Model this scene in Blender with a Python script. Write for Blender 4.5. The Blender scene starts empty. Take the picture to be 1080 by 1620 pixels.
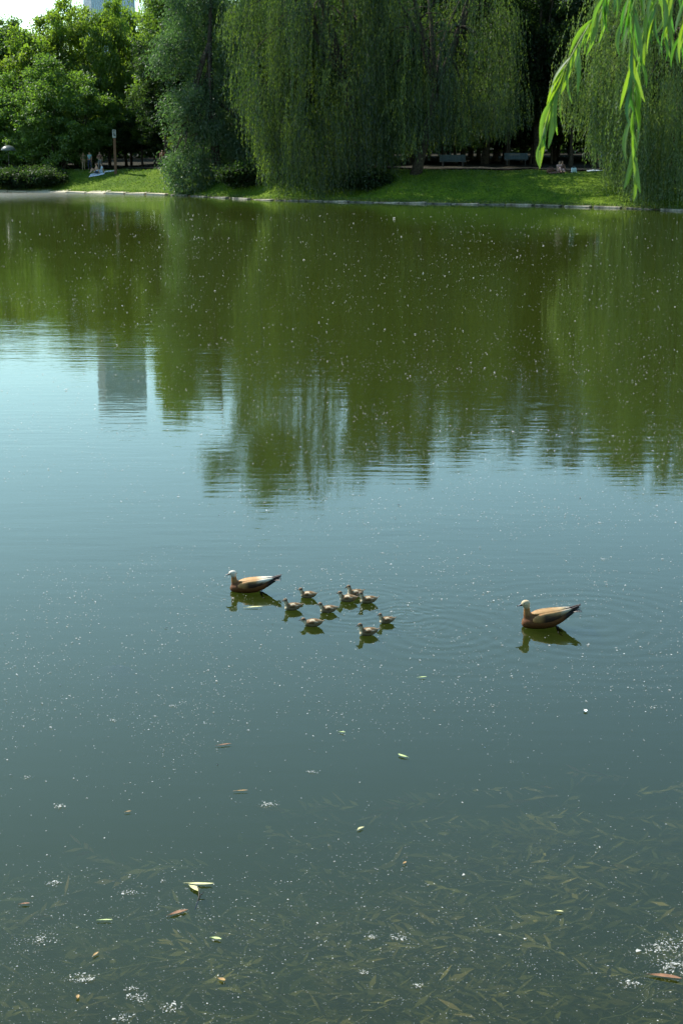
import bpy, bmesh, math, random
import numpy as np
from mathutils import Vector, Matrix, noise as mnoise

sc = bpy.context.scene
COL = sc.collection
rnd = random.Random(7)
RNG = np.random.default_rng(7)

# ------------------------------------------------------------------ camera
CAM_H = 5.2
PITCH = math.radians(13.85)
F = 2413.0                       # focal length in photograph pixels (1080 x 1620)
cd = bpy.data.cameras.new("camera")
cam = bpy.data.objects.new("camera", cd)
COL.objects.link(cam)
cam.location = (0, 0, CAM_H)
cam.rotation_euler = (math.pi / 2 - PITCH, 0, 0)
cd.sensor_fit = 'VERTICAL'
cd.sensor_height = 23.5
cd.lens = 35.0
cd.clip_start = 0.05
cd.clip_end = 6000
cd.dof.use_dof = True
cd.dof.focus_distance = 17.0
cd.dof.aperture_fstop = 8.0
sc.camera = cam

# ------------------------------------------------------------------ sky, sun, exposure
SUN_EL = math.radians(47)
SUN_AZ = math.radians(-53)       # left of the view direction, behind the trees
w = bpy.data.worlds.new("World")
sc.world = w
w.use_nodes = True
nt = w.node_tree
bg = nt.nodes['Background']
sky = nt.nodes.new('ShaderNodeTexSky')
sky.sky_type = 'NISHITA'
sky.sun_disc = False
sky.sun_elevation = SUN_EL
sky.sun_rotation = SUN_AZ
sky.air_density = 1.0
sky.dust_density = 0.35
sky.ozone_density = 0.6
tint = nt.nodes.new('ShaderNodeMix'); tint.data_type = 'RGBA'; tint.blend_type = 'MULTIPLY'
tint.inputs['Factor'].default_value = 1.0; tint.inputs['B'].default_value = (0.87, 1.04, 0.93, 1)   # the camera's cool green-cyan sky
nt.links.new(sky.outputs[0], tint.inputs['A'])
nt.links.new(tint.outputs['Result'], bg.inputs[0])
bg.inputs[1].default_value = 0.15
sd = bpy.data.lights.new("sun", 'SUN')
sd.energy = 4.4
sd.angle = math.radians(0.55)
sd.color = (1.0, 0.95, 0.86)
sun = bpy.data.objects.new("sun", sd)
COL.objects.link(sun)
S = Vector((math.sin(SUN_AZ) * math.cos(SUN_EL), math.cos(SUN_AZ) * math.cos(SUN_EL), math.sin(SUN_EL)))
sun.rotation_euler = S.to_track_quat('Z', 'Y').to_euler()
sun.location = (-40, 60, 90)
sc.view_settings.view_transform = 'Standard'
sc.view_settings.look = 'None'
sc.view_settings.exposure = 0.97
sc.view_settings.gamma = 1.0
sc.view_settings.use_curve_mapping = False
sc.render.engine = 'CYCLES'
cy = sc.cycles
cy.max_bounces = 6
cy.diffuse_bounces = 2
cy.glossy_bounces = 3
cy.transmission_bounces = 4
cy.transparent_max_bounces = 8
cy.volume_bounces = 1
cy.use_denoising = True
cy.caustics_reflective = False
cy.caustics_refractive = False

# ------------------------------------------------------------------ picture <-> place
cp, sp = math.cos(PITCH), math.sin(PITCH)
def ray(px, py):
    x = (px - 540) / F
    y = (810 - py) / F
    return Vector((x, cp + y * sp, -sp + y * cp))
def ground(px, py, z=0.0):
    d = ray(px, py)
    t = (z - CAM_H) / d.z
    return Vector((0, 0, CAM_H)) + d * t
def at_y(px, py, Y):
    d = ray(px, py)
    return Vector((0, 0, CAM_H)) + d * (Y / d.y)

# ------------------------------------------------------------------ object helpers
def link(o, parent=None):
    COL.objects.link(o)
    if parent is not None:
        o.parent = parent
    return o
def empty(name, loc, rz=0.0):
    o = bpy.data.objects.new(name, None)
    o.empty_display_size = 0.2
    o.location = loc
    o.rotation_euler = (0, 0, rz)
    return link(o)
def tag(o, label=None, cat=None, group=None, kind=None):
    if label: o['label'] = label
    if cat: o['category'] = cat
    if group: o['group'] = group
    if kind: o['kind'] = kind
    return o
def smooth(me, on=True):
    me.polygons.foreach_set('use_smooth', [on] * len(me.polygons))
class MB:
    def __init__(s): s.v, s.f = [], []
    def add(s, vs, fs):
        n = len(s.v)
        s.v += [tuple(v) for v in vs]
        s.f += [tuple(n + i for i in f) for f in fs]
        return s
    def box(s, c, size, rz=0.0, rx=0.0, jit=0.0):
        a, b, d = (q / 2 for q in size)
        M = Matrix.Translation(c) @ Matrix.Rotation(rz, 4, 'Z') @ Matrix.Rotation(rx, 4, 'X')
        vs = []
        for x, y, z in ((-a,-b,-d),(a,-b,-d),(a,b,-d),(-a,b,-d),(-a,-b,d),(a,-b,d),(a,b,d),(-a,b,d)):
            vs.append(M @ Vector((x + rnd.uniform(-jit, jit), y + rnd.uniform(-jit, jit), z + rnd.uniform(-jit, jit))))
        return s.add(vs, [(0,3,2,1),(4,5,6,7),(0,1,5,4),(1,2,6,5),(2,3,7,6),(3,0,4,7)])
    def tube(s, pts, rad, n=6):
        pts = [Vector(p) for p in pts]
        if not isinstance(rad, (list, tuple)): rad = [rad] * len(pts)
        vs, up = [], None
        for i, p in enumerate(pts):
            t = (pts[min(i+1, len(pts)-1)] - pts[max(i-1, 0)]).normalized()
            if up is None: up = Vector((1, 0, 0)) if abs(t.x) < .9 else Vector((0, 1, 0))
            u = (up - t * up.dot(t)).normalized(); up = u
            v = t.cross(u)
            for k in range(n):
                a = 2 * math.pi * k / n
                vs.append(p + (u * math.cos(a) + v * math.sin(a)) * rad[i])
        fs = []
        for i in range(len(pts) - 1):
            for k in range(n):
                fs.append((i*n+k, i*n+(k+1) % n, (i+1)*n+(k+1) % n, (i+1)*n+k))
        fs.append(tuple(reversed(range(n)))); fs.append(tuple((len(pts)-1)*n + k for k in range(n)))
        return s.add(vs, fs)
    def rings(s, st, n=14):
        """st: (x, zc, rz, ry[, yc]) stations along x; elliptical rings closed at both ends"""
        vs = []
        for q in st:
            x, zc, rz_, ry_ = q[:4]; yc = q[4] if len(q) > 4 else 0
            for k in range(n):
                a = 2 * math.pi * k / n
                vs.append((x, yc + ry_ * math.cos(a), zc + rz_ * math.sin(a)))
        fs = []
        for i in range(len(st) - 1):
            for k in range(n):
                fs.append((i*n+k, i*n+(k+1) % n, (i+1)*n+(k+1) % n, (i+1)*n+k))
        fs.append(tuple(reversed(range(n)))); fs.append(tuple((len(st)-1)*n + k for k in range(n)))
        return s.add(vs, fs)
    def mesh(s, name, mat=None, sm=False):
        me = bpy.data.meshes.new(name)
        me.from_pydata(s.v, [], s.f)
        me.update()
        if mat: me.materials.append(mat)
        if sm: smooth(me)
        return me
    def build(s, name, mat, parent=None, sm=False, loc=None):
        o = bpy.data.objects.new(name, s.mesh(name, mat, sm))
        if loc is not None: o.location = loc
        return link(o, parent)
def quads_mesh(name, verts, tint, mat, k=4, smooth_=False):
    """verts: (N,k,3) one face each; tint: (N,)"""
    n = len(verts)
    me = bpy.data.meshes.new(name)
    me.vertices.add(n * k)
    me.vertices.foreach_set('co', np.ascontiguousarray(verts, dtype=np.float32).ravel())
    me.loops.add(n * k)
    me.loops.foreach_set('vertex_index', np.arange(n * k, dtype=np.int32))
    me.polygons.add(n)
    me.polygons.foreach_set('loop_start', np.arange(0, n * k, k, dtype=np.int32))
    me.polygons.foreach_set('loop_total', np.full(n, k, dtype=np.int32))
    me.update(calc_edges=True)
    if tint is not None:
        at = me.attributes.new('tint', 'FLOAT', 'POINT')
        at.data.foreach_set('value', np.repeat(np.asarray(tint, dtype=np.float32), k))
    me.materials.append(mat)
    return me
def unit(a): return a / np.maximum(np.linalg.norm(a, axis=-1, keepdims=True), 1e-9)
def leaf_quads(c, d, L, W, rng, nrm=None):
    """rhombic leaves: base at c, along d"""
    n = len(c)
    d = unit(d)
    r = rng.normal(size=(n, 3)) if nrm is None else nrm + rng.normal(size=(n, 3)) * .45
    s = unit(np.cross(d, r))
    L = np.broadcast_to(np.asarray(L), (n,))[:, None]; W = np.broadcast_to(np.asarray(W), (n,))[:, None]
    return np.stack([c, c + d * L * .45 + s * W * .5, c + d * L, c + d * L * .45 - s * W * .5], axis=1)

# ------------------------------------------------------------------ materials
def mat(name):
    m = bpy.data.materials.new(name)
    m.use_nodes = True
    return m, m.node_tree, m.node_tree.nodes['Principled BSDF']
def N(t, kind, **kw):
    n = t.nodes.new(kind)
    for k, v in kw.items(): setattr(n, k, v)
    return n
def simple(name, col, rough=.6, var=.25, scale=8.0, bump=0.0, spec=.3, metal=0.0):
    m, t, b = mat(name)
    tc = N(t, 'ShaderNodeTexCoord')
    nz = N(t, 'ShaderNodeTexNoise'); nz.inputs['Scale'].default_value = scale; nz.inputs['Detail'].default_value = 4
    t.links.new(tc.outputs['Object'], nz.inputs['Vector'])
    rp = N(t, 'ShaderNodeValToRGB')
    c = np.array(col)
    rp.color_ramp.elements[0].position = .3; rp.color_ramp.elements[1].position = .7
    rp.color_ramp.elements[0].color = (*(c * (1 - var)), 1)
    rp.color_ramp.elements[1].color = (*np.minimum(c * (1 + var), 1), 1)
    t.links.new(nz.outputs[0], rp.inputs[0]); t.links.new(rp.outputs[0], b.inputs['Base Color'])
    b.inputs['Roughness'].default_value = rough
    b.inputs['Specular IOR Level'].default_value = spec
    b.inputs['Metallic'].default_value = metal
    if bump:
        bp = N(t, 'ShaderNodeBump'); bp.inputs['Strength'].default_value = bump; bp.inputs['Distance'].default_value = .05
        t.links.new(nz.outputs[0], bp.inputs['Height']); t.links.new(bp.outputs[0], b.inputs['Normal'])
    return m
def leafmat(name, c0, c1, tr0, tr1, gloss=.03, rough=.5, mix=.5):
    """diffuse + translucent leaf, colour from the leaf's own tint attribute"""
    m = bpy.data.materials.new(name); m.use_nodes = True
    t = m.node_tree; t.nodes.clear()
    out = N(t, 'ShaderNodeOutputMaterial')
    at = N(t, 'ShaderNodeAttribute', attribute_name='tint')
    a = N(t, 'ShaderNodeMix', data_type='RGBA'); a.inputs['A'].default_value = (*c0, 1); a.inputs['B'].default_value = (*c1, 1)
    b = N(t, 'ShaderNodeMix', data_type='RGBA'); b.inputs['A'].default_value = (*tr0, 1); b.inputs['B'].default_value = (*tr1, 1)
    for q in (a, b): t.links.new(at.outputs['Fac'], q.inputs['Factor'])
    df = N(t, 'ShaderNodeBsdfDiffuse'); tl = N(t, 'ShaderNodeBsdfTranslucent'); gl = N(t, 'ShaderNodeBsdfGlossy')
    gl.inputs['Roughness'].default_value = rough; gl.inputs['Color'].default_value = (.9, .95, .9, 1)
    t.links.new(a.outputs['Result'], df.inputs['Color']); t.links.new(b.outputs['Result'], tl.inputs['Color'])
    m1 = N(t, 'ShaderNodeMixShader'); m1.inputs[0].default_value = mix
    m2 = N(t, 'ShaderNodeMixShader'); m2.inputs[0].default_value = gloss
    t.links.new(df.outputs[0], m1.inputs[1]); t.links.new(tl.outputs[0], m1.inputs[2])
    t.links.new(m1.outputs[0], m2.inputs[1]); t.links.new(gl.outputs[0], m2.inputs[2])
    t.links.new(m2.outputs[0], out.inputs['Surface'])
    return m
LEAF = {
 'maple': leafmat('maple_leaf', (.062,.115,.016), (.095,.135,.020), (.18,.34,.02), (.32,.46,.03), mix=.56),
 'green': leafmat('green_leaf', (.045,.090,.018), (.07,.12,.024), (.12,.24,.018), (.22,.36,.025), gloss=.035),
 'bush': leafmat('bush_leaf', (.060,.120,.022), (.090,.145,.03), (.14,.29,.022), (.22,.38,.03), gloss=.035, rough=.5),
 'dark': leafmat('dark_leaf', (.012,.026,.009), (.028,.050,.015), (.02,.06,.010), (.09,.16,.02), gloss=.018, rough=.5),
 'silver': leafmat('silver_willow_leaf', (.042,.080,.036), (.085,.125,.060), (.08,.18,.03), (.13,.25,.05), gloss=.035, rough=.5),
 'willow': leafmat('willow_leaf', (.010,.026,.010), (.060,.098,.020), (.018,.060,.010), (.20,.31,.03), gloss=.035, rough=.5),  # wide range: shaded interiors and sunlit clumps put into the colour
 'willow2': leafmat('pale_willow_leaf', (.065,.110,.03), (.115,.150,.05), (.11,.22,.03), (.22,.33,.05), gloss=.035, rough=.5),
 'fore': leafmat('near_willow_leaf', (.03,.085,.015), (.09,.14,.02), (.08,.27,.015), (.30,.46,.02), gloss=.04, rough=.45, mix=.58),
 'grass': leafmat('grass_blade', (.05,.10,.012), (.085,.13,.018), (.10,.22,.015), (.18,.28,.02), gloss=.03),
 'fir': leafmat('fir_needle', (.02,.04,.018), (.03,.055,.025), (.02,.05,.015), (.04,.08,.02)),
}
M_BARK = simple('bark', (.055,.045,.034), .9, .5, 6, .6, .1)
M_TWIG = simple('green_twig', (.16,.20,.05), .6, .2, 30)
M_STONE = simple('pale_kerb_stone', (.22,.20,.155), .9, .6, 2.2, .6)
M_STONE2 = simple('weathered_kerb_stone', (.10,.10,.08), .9, .7, 3, .5)
M_SAND = simple('sandy_ledge', (.42,.37,.27), .9, .25, 2.5, .4)
M_PATH = simple('path_gravel', (.024,.022,.015), .9, .2, 5, .3)
M_WOOD = simple('bench_paint', (.07,.105,.12), .55, .2, 6)
M_WOODW = simple('white_bench_paint', (.62,.64,.60), .55, .15, 6)
M_IRON = simple('dark_iron', (.03,.032,.034), .5, .2, 10)
M_POST = simple('brown_post', (.12,.06,.035), .7, .3, 8)
M_WHITE = simple('white_panel', (.72,.74,.72), .5, .06, 4)
M_BLACK = simple('black_print', (.02,.02,.02), .6, .1, 4)

# ================================================================== SETTING
SHORE = [(ground(px, py).x, ground(px, py).y) for px, py in
         ((-300,300),(-120,301.5),(0,303.5),(115,305.5),(265,309),(430,317.5),(640,322),(820,325),(1000,330.5),(1080,334),(1250,342))]
SHORE = [(-160, SHORE[0][1] + 14), (-80, SHORE[0][1] + 4)] + SHORE + [(85, SHORE[-1][1] - 3), (200, SHORE[-1][1] + 20)]
SX = np.array([q[0] for q in SHORE]); SY = np.array([q[1] for q in SHORE])
def shore(x): return float(np.interp(x, SX, SY))
def bank_z(x, y):
    d = y - shore(x)
    if y < 60:                                    # near side, under the viewer
        d2 = 5.2 - y
        pts = ((-4, -2.2), (-1, -1.2), (0, -.35), (.5, .2), (2.9, 3.55), (12, 3.7), (200, 3.9))
        return float(np.interp(d2, [p[0] for p in pts], [p[1] for p in pts]))
    left = min(max((-x + 2) / 25, 0), 1)
    top = 2.35 - .45 * left
    pts = ((-8, -2.2), (-3, -1.4), (-.4, -.5), (.15, -.1), (1.0, .20), (2.2, .30), (4.2, top * .50), (6.6, top * .86), (8.2, top), (14, top + .12), (60, top + .5), (400, top + 2), (1600, top + 4))
    z = float(np.interp(d, [p[0] for p in pts], [p[1] for p in pts]))
    if d > 1.2: z += (mnoise.noise(Vector((x * .35, y * .35, 1))) * .16 + mnoise.noise(Vector((x * 1.3, y * 1.3, 4))) * .05) * min(1, d - 1.2)
    return z
def grid(name, xs, ys, zf, m, kind='structure', parent=None):
    vs = [(x, y, zf(x, y)) for y in ys for x in xs]
    nx = len(xs)
    fs = [(j*nx+i, j*nx+i+1, (j+1)*nx+i+1, (j+1)*nx+i) for j in range(len(ys)-1) for i in range(nx-1)]
    o = MB().add(vs, fs).build(name, m, parent, True)
    if kind: o['kind'] = kind
    return o
def grass_mat():
    m, t, b = mat('park_grass')
    tc = N(t, 'ShaderNodeTexCoord')
    n1 = N(t, 'ShaderNodeTexNoise'); n1.inputs['Scale'].default_value = .55; n1.inputs['Detail'].default_value = 6
    n2 = N(t, 'ShaderNodeTexNoise'); n2.inputs['Scale'].default_value = 7; n2.inputs['Detail'].default_value = 5
    for q in (n1, n2): t.links.new(tc.outputs['Object'], q.inputs['Vector'])
    r1 = N(t, 'ShaderNodeValToRGB')
    e = r1.color_ramp.elements
    e[0].position = .32; e[0].color = (.055,.105,.010, 1); e[1].position = .66; e[1].color = (.115,.175,.012, 1)
    t.links.new(n1.outputs[0], r1.inputs[0])
    r2 = N(t, 'ShaderNodeValToRGB'); r2.color_ramp.elements[0].position = .3; r2.color_ramp.elements[0].color = (.55,.6,.5,1); r2.color_ramp.elements[1].position = .7; r2.color_ramp.elements[1].color = (1.15,1.15,1.1,1)
    t.links.new(n2.outputs[0], r2.inputs[0])
    mx = N(t, 'ShaderNodeMix', data_type='RGBA', blend_type='MULTIPLY'); mx.inputs['Factor'].default_value = 1
    t.links.new(r1.outputs[0], mx.inputs['A']); t.links.new(r2.outputs[0], mx.inputs['B'])
    # wood floor: earth with tree shade painted in, mud under water, by position
    sx = N(t, 'ShaderNodeSeparateXYZ'); t.links.new(tc.outputs['Object'], sx.inputs[0])
    mr = N(t, 'ShaderNodeMapRange'); mr.inputs['From Min'].default_value = .0; mr.inputs['From Max'].default_value = .28
    t.links.new(sx.outputs['Z'], mr.inputs['Value'])
    m2 = N(t, 'ShaderNodeMix', data_type='RGBA'); m2.inputs['A'].default_value = (.10,.09,.055,1)
    t.links.new(mr.outputs[0], m2.inputs['Factor']); t.links.new(mx.outputs['Result'], m2.inputs['B'])
    at_ = N(t, 'ShaderNodeAttribute', attribute_name='shaded_floor')
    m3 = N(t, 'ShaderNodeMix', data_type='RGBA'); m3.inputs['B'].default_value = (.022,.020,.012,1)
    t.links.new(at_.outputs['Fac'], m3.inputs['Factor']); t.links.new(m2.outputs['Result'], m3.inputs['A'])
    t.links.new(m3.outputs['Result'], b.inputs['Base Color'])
    b.inputs['Roughness'].default_value = .9; b.inputs['Specular IOR Level'].default_value = .1
    bp = N(t, 'ShaderNodeBump'); bp.inputs['Strength'].default_value = .7; bp.inputs['Distance'].default_value = .12
    t.links.new(n2.outputs[0], bp.inputs['Height']); t.links.new(bp.outputs[0], b.inputs['Normal'])
    return m
M_GRASS = grass_mat()
xs = list(np.concatenate([np.linspace(-600, -60, 14), np.arange(-56, 60, 1.0), np.linspace(62, 600, 14)]))
ys = list(np.concatenate([[-200, -60, -20, -8, -2, 0, 1, 2, 2.3, 3, 4, 4.7, 5.2, 6.2, 9.2, 14, 40, 70, 85, 92], np.arange(96, 175, .75), np.linspace(180, 300, 14), [400, 700, 1600]]))
def shaded_floor(x, y):  # darkens the earth behind the lawn, standing in for shade under the trees
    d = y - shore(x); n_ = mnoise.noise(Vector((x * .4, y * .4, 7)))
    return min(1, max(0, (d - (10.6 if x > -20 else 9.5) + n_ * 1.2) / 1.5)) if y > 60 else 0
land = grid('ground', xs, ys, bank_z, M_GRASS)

_a = land.data.attributes.new('shaded_floor', 'FLOAT', 'POINT')
_a.data.foreach_set('value', [shaded_floor(v.co.x, v.co.y) for v in land.data.vertices])
# ------------------------------------------------------------------ water
DUCK_R = ground(868, 988); DUCK_L = ground(402, 934)
def water_mat():
    m = bpy.data.materials.new('pond_water'); m.use_nodes = True
    t = m.node_tree; t.nodes.clear(); L = t.links.new
    out = N(t, 'ShaderNodeOutputMaterial')
    tc = N(t, 'ShaderNodeTexCoord')
    def mapped(sx_, sy_, rot=0):
        mp = N(t, 'ShaderNodeMapping'); mp.inputs['Scale'].default_value = (sx_, sy_, 1); mp.inputs['Rotation'].default_value = (0, 0, rot)
        L(tc.outputs['Object'], mp.inputs['Vector']); return mp.outputs[0]
    def math_(op, a, b=None, c=None):
        n = N(t, 'ShaderNodeMath', operation=op)
        for i, q in enumerate((a, b, c)):
            if q is None: continue
            if isinstance(q, (int, float)): n.inputs[i].default_value = q
            else: L(q, n.inputs[i])
        return n.outputs[0]
    def noise_(v, s, det=2, rough=.5):
        n = N(t, 'ShaderNodeTexNoise'); n.inputs['Scale'].default_value = s; n.inputs['Detail'].default_value = det; n.inputs['Roughness'].default_value = rough
        L(v, n.inputs['Vector']); return n.outputs[0]
    big = noise_(mapped(.5, 1.5, .08), .6, 2)                # slow swell ~2 m
    mid = noise_(mapped(.45, 1.9, -.05), 2.2, 3)               # ~0.4 m ripples
    fin = noise_(mapped(1, 2.2, .1), 9, 2)
    patch = noise_(mapped(1, 1.6), .06, 2)                  # breeze patches
    pm = N(t, 'ShaderNodeMapRange'); pm.inputs['From Min'].default_value = .42; pm.inputs['From Max'].default_value = .62
    pm.inputs['To Min'].default_value = .45; pm.inputs['To Max'].default_value = 1.25
    L(patch, pm.inputs['Value'])
    # breeze near the far left shore and calmer water in the foreground
    sep = N(t, 'ShaderNodeSeparateXYZ'); L(tc.outputs['Object'], sep.inputs[0])
    far = N(t, 'ShaderNodeMapRange'); far.inputs['From Min'].default_value = 14; far.inputs['From Max'].default_value = 34
    far.inputs['To Min'].default_value = .35; far.inputs['To Max'].default_value = 1
    L(sep.outputs['Y'], far.inputs['Value'])
    br = N(t, 'ShaderNodeMapRange', interpolation_type='SMOOTHSTEP'); br.inputs['From Min'].default_value = 138; br.inputs['From Max'].default_value = 180; br.inputs['To Max'].default_value = 6
    dx = math_('MULTIPLY_ADD', sep.outputs['X'], -1.1, sep.outputs['Y'])
    L(dx, br.inputs['Value'])
    amp = math_('MULTIPLY', math_('MULTIPLY', pm.outputs[0], far.outputs[0]), .55)
    h = math_('MULTIPLY', big, .010)
    h = math_('MULTIPLY_ADD', mid, .0085, h)
    fa = math_('ADD', math_('MULTIPLY', br.outputs[0], .0016), .0005)
    h = math_('MULTIPLY_ADD', fin, fa, h)
    h = math_('MULTIPLY', h, amp)
    # rings round the birds
    wob = noise_(mapped(1, 1), 1.3, 2)
    def rings(cx, cy, r0, r1, freq, a):
        nonlocal h
        d = N(t, 'ShaderNodeVectorMath', operation='DISTANCE'); L(tc.outputs['Object'], d.inputs[0]); d.inputs[1].default_value = (cx, cy, 0)
        dd = math_('MULTIPLY_ADD', wob, .35, d.outputs['Value'])
        s = math_('SINE', math_('MULTIPLY', dd, freq))
        e1 = N(t, 'ShaderNodeMapRange', interpolation_type='SMOOTHSTEP'); e1.inputs['From Min'].default_value = r1; e1.inputs['From Max'].default_value = r0
        L(d.outputs['Value'], e1.inputs['Value'])
        h = math_('ADD', h, math_('MULTIPLY', math_('MULTIPLY', s, e1.outputs[0]), a))
    g = ground(930, 985); rings(g.x, g.y, .3, 2.9, 26, .0005)
    g = ground(700, 1000); rings(g.x, g.y, .3, 2.1, 30, .00048)
    g = ground(560, 960); rings(g.x, g.y, .3, 1.5, 42, .0005)
    g = ground(640, 975); rings(g.x, g.y, .1, 1.0, 55, .00048)
    rings(DUCK_L.x - .2, DUCK_L.y, .2, .8, 50, .0003)
    bp = N(t, 'ShaderNodeBump'); bp.inputs['Strength'].default_value = 1; bp.inputs['Distance'].default_value = 1.0
    L(h, bp.inputs['Height'])
    fr = N(t, 'ShaderNodeFresnel'); fr.inputs['IOR'].default_value = 1.333; L(bp.outputs[0], fr.inputs['Normal'])
    gl = N(t, 'ShaderNodeBsdfGlossy'); gl.inputs['Roughness'].default_value = .03; gl.inputs['Color'].default_value = (1, 1, 1, 1); L(bp.outputs[0], gl.inputs['Normal'])
    L(math_('MULTIPLY_ADD', br.outputs[0], .035, .03), gl.inputs['Roughness'])
    tr = N(t, 'ShaderNodeBsdfTransparent'); tr.inputs['Color'].default_value = (1, 1, 1, 1)
    mx = N(t, 'ShaderNodeMixShader'); L(fr.outputs[0], mx.inputs[0]); L(tr.outputs[0], mx.inputs[1]); L(gl.outputs[0], mx.inputs[2])
    L(mx.outputs[0], out.inputs['Surface'])
    # green silt in the water
    vs = N(t, 'ShaderNodeVolumeScatter'); vs.inputs['Color'].default_value = (.66, .84, .17, 1); vs.inputs['Density'].default_value = WATER_D * .23; vs.inputs['Anisotropy'].default_value = .6
    va = N(t, 'ShaderNodeVolumeAbsorption'); va.inputs['Color'].default_value = (.20, .36, .10, 1); va.inputs['Density'].default_value = WATER_D * 1.0
    ad = N(t, 'ShaderNodeAddShader'); L(vs.outputs[0], ad.inputs[0]); L(va.outputs[0], ad.inputs[1])
    L(ad.outputs[0], out.inputs['Volume'])
    return m
WATER_D = 3.2
M_WATER = water_mat()
wb = MB()
x0, x1, y0, y1, zb = -220, 240, 2.6, 190, -2.9
wb.add([(x0,y0,zb),(x1,y0,zb),(x1,y1,zb),(x0,y1,zb),(x0,y0,0),(x1,y0,0),(x1,y1,0),(x0,y1,0)],
       [(0,3,2,1),(4,5,6,7),(0,1,5,4),(1,2,6,5),(2,3,7,6),(3,0,4,7)])
water = tag(wb.build('water', M_WATER), kind='structure')

# ------------------------------------------------------------------ edging slabs along the far shore
edge = tag(empty('kerb', (0, 0, 0)), kind='structure')
def slab(w_, d_, hh, m, nm='slab'):
    b = bmesh.new(); bmesh.ops.create_cube(b, size=1)
    for v in b.verts:
        v.co = Vector((v.co.x * w_, v.co.y * d_, v.co.z * hh)) + Vector([rnd.uniform(-.05, .05) for _ in range(3)])
    bmesh.ops.bevel(b, geom=b.edges[:], offset=.03, segments=1, affect='EDGES')
    me = bpy.data.meshes.new(nm); b.to_mesh(me); b.free(); me.materials.append(m); return me
slabs_r = [slab(2.10, .42, .24, M_STONE if i % 3 else M_STONE2) for i in range(5)]
slabs_l = [slab(2.10, 1.25, .30, M_SAND) for i in range(3)]
x = -62.0
while x < 66:
    left = x < SX[6] - .0 and x > -60 and x < ground(300, 310).x
    me = rnd.choice(slabs_l if left else slabs_r)
    o = link(bpy.data.objects.new('slab', me), edge)
    sy = shore(x + 1)
    ang = math.atan2(shore(x + 2) - shore(x), 2)
    o.location = (x + 1, sy + (.75 if left else .3 + rnd.uniform(-.07, .07)), (.02 if left else -.035) + rnd.uniform(-.025, .03))
    o.rotation_euler = (rnd.uniform(-.05, .05) + (.10 if left else 0), rnd.uniform(-.015, .015), ang + rnd.uniform(-.02, .02))
    x += 2.02
# path behind the bank
pv, pf = [], []
for i, x in enumerate(np.arange(-70, 70, 2.0)):
    sy = shore(x)
    for d in (11.5, 14.5): pv.append((x, sy + d, bank_z(x, sy + d) + .10))
for i in range(len(pv) // 2 - 1): pf.append((2*i, 2*i+2, 2*i+3, 2*i+1))
tag(MB().add(pv, pf).build('path', M_PATH), kind='structure')

# grass tufts on the bank
n = 34000
gx = RNG.uniform(-45, 45, n); off = np.where(RNG.random(n) < .2, RNG.uniform(.55, 1.1, n), RNG.uniform(1.1, 10, n))
gy = np.interp(gx, SX, SY) + off
gz = np.array([bank_z(a, b) for a, b in zip(gx, gy)]) - .02
c = np.stack([gx, gy, gz], 1)
d = np.stack([RNG.normal(0, .45, n), RNG.normal(0, .45, n), np.ones(n)], 1)
gr = quads_mesh('grass', leaf_quads(c, d, RNG.uniform(.08, .20, n), .07, RNG), RNG.random(n), LEAF['grass'])
tag(link(bpy.data.objects.new('grass', gr)), 'short sunlit grass growing on the sloping far bank', 'grass', kind='stuff')

# ================================================================== TOWER
def tower():
    Y = 700.0
    A = at_y(124, 0, Y); B = at_y(145, 0, Y); C = at_y(208, 0, Y)
    Ht = Y * math.tan(math.radians(9.65)) - 5
    root = tag(empty('office_tower', (B.x, Y, 4)), 'tall blue-grey glass tower with pale vertical fins rising beyond the trees', 'tower')
    glass = simple('tower_glass', (.30, .44, .60), .22, .10, .15, spec=.6, metal=.75)
    fin = simple('tower_fin', (.42, .50, .57), .5, .08, .2)
    p = [(0, 0), (C.x - B.x, 9), (C.x - B.x - 6, 40), (A.x - B.x - 3, 34), (A.x - B.x, 16)]
    # body prism
    vs = [(a, b, 0) for a, b in p] + [(a, b, Ht) for a, b in p]; k = len(p)
    MB().add(vs, [tuple(reversed(range(k))), tuple(range(k, 2*k))] + [(i, (i+1) % k, k + (i+1) % k, k + i) for i in range(k)]).build('glass_body', glass, root)
    def face(P, Q, nf):
        d = Vector((Q[0]-P[0], Q[1]-P[1], 0)); L = d.length; ang = math.atan2(d.y, d.x)
        fm = MB().box((0, 0, Ht / 2 + .4), (.55, .7, Ht + .8)).mesh('fin', fin)
        for i in range(nf + 1):
            q = Vector((P[0], P[1], 0)) + d * (i / nf)
            o = link(bpy.data.objects.new('fin', fm), root); o.location = q; o.rotation_euler = (0, 0, ang)
    face(p[0], p[1], 22); face(p[4], p[0], 9)
    MB().box((8, 20, Ht + 1.5), (13, 12, 3)).build('roof_plant', fin, root)
tower()

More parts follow.
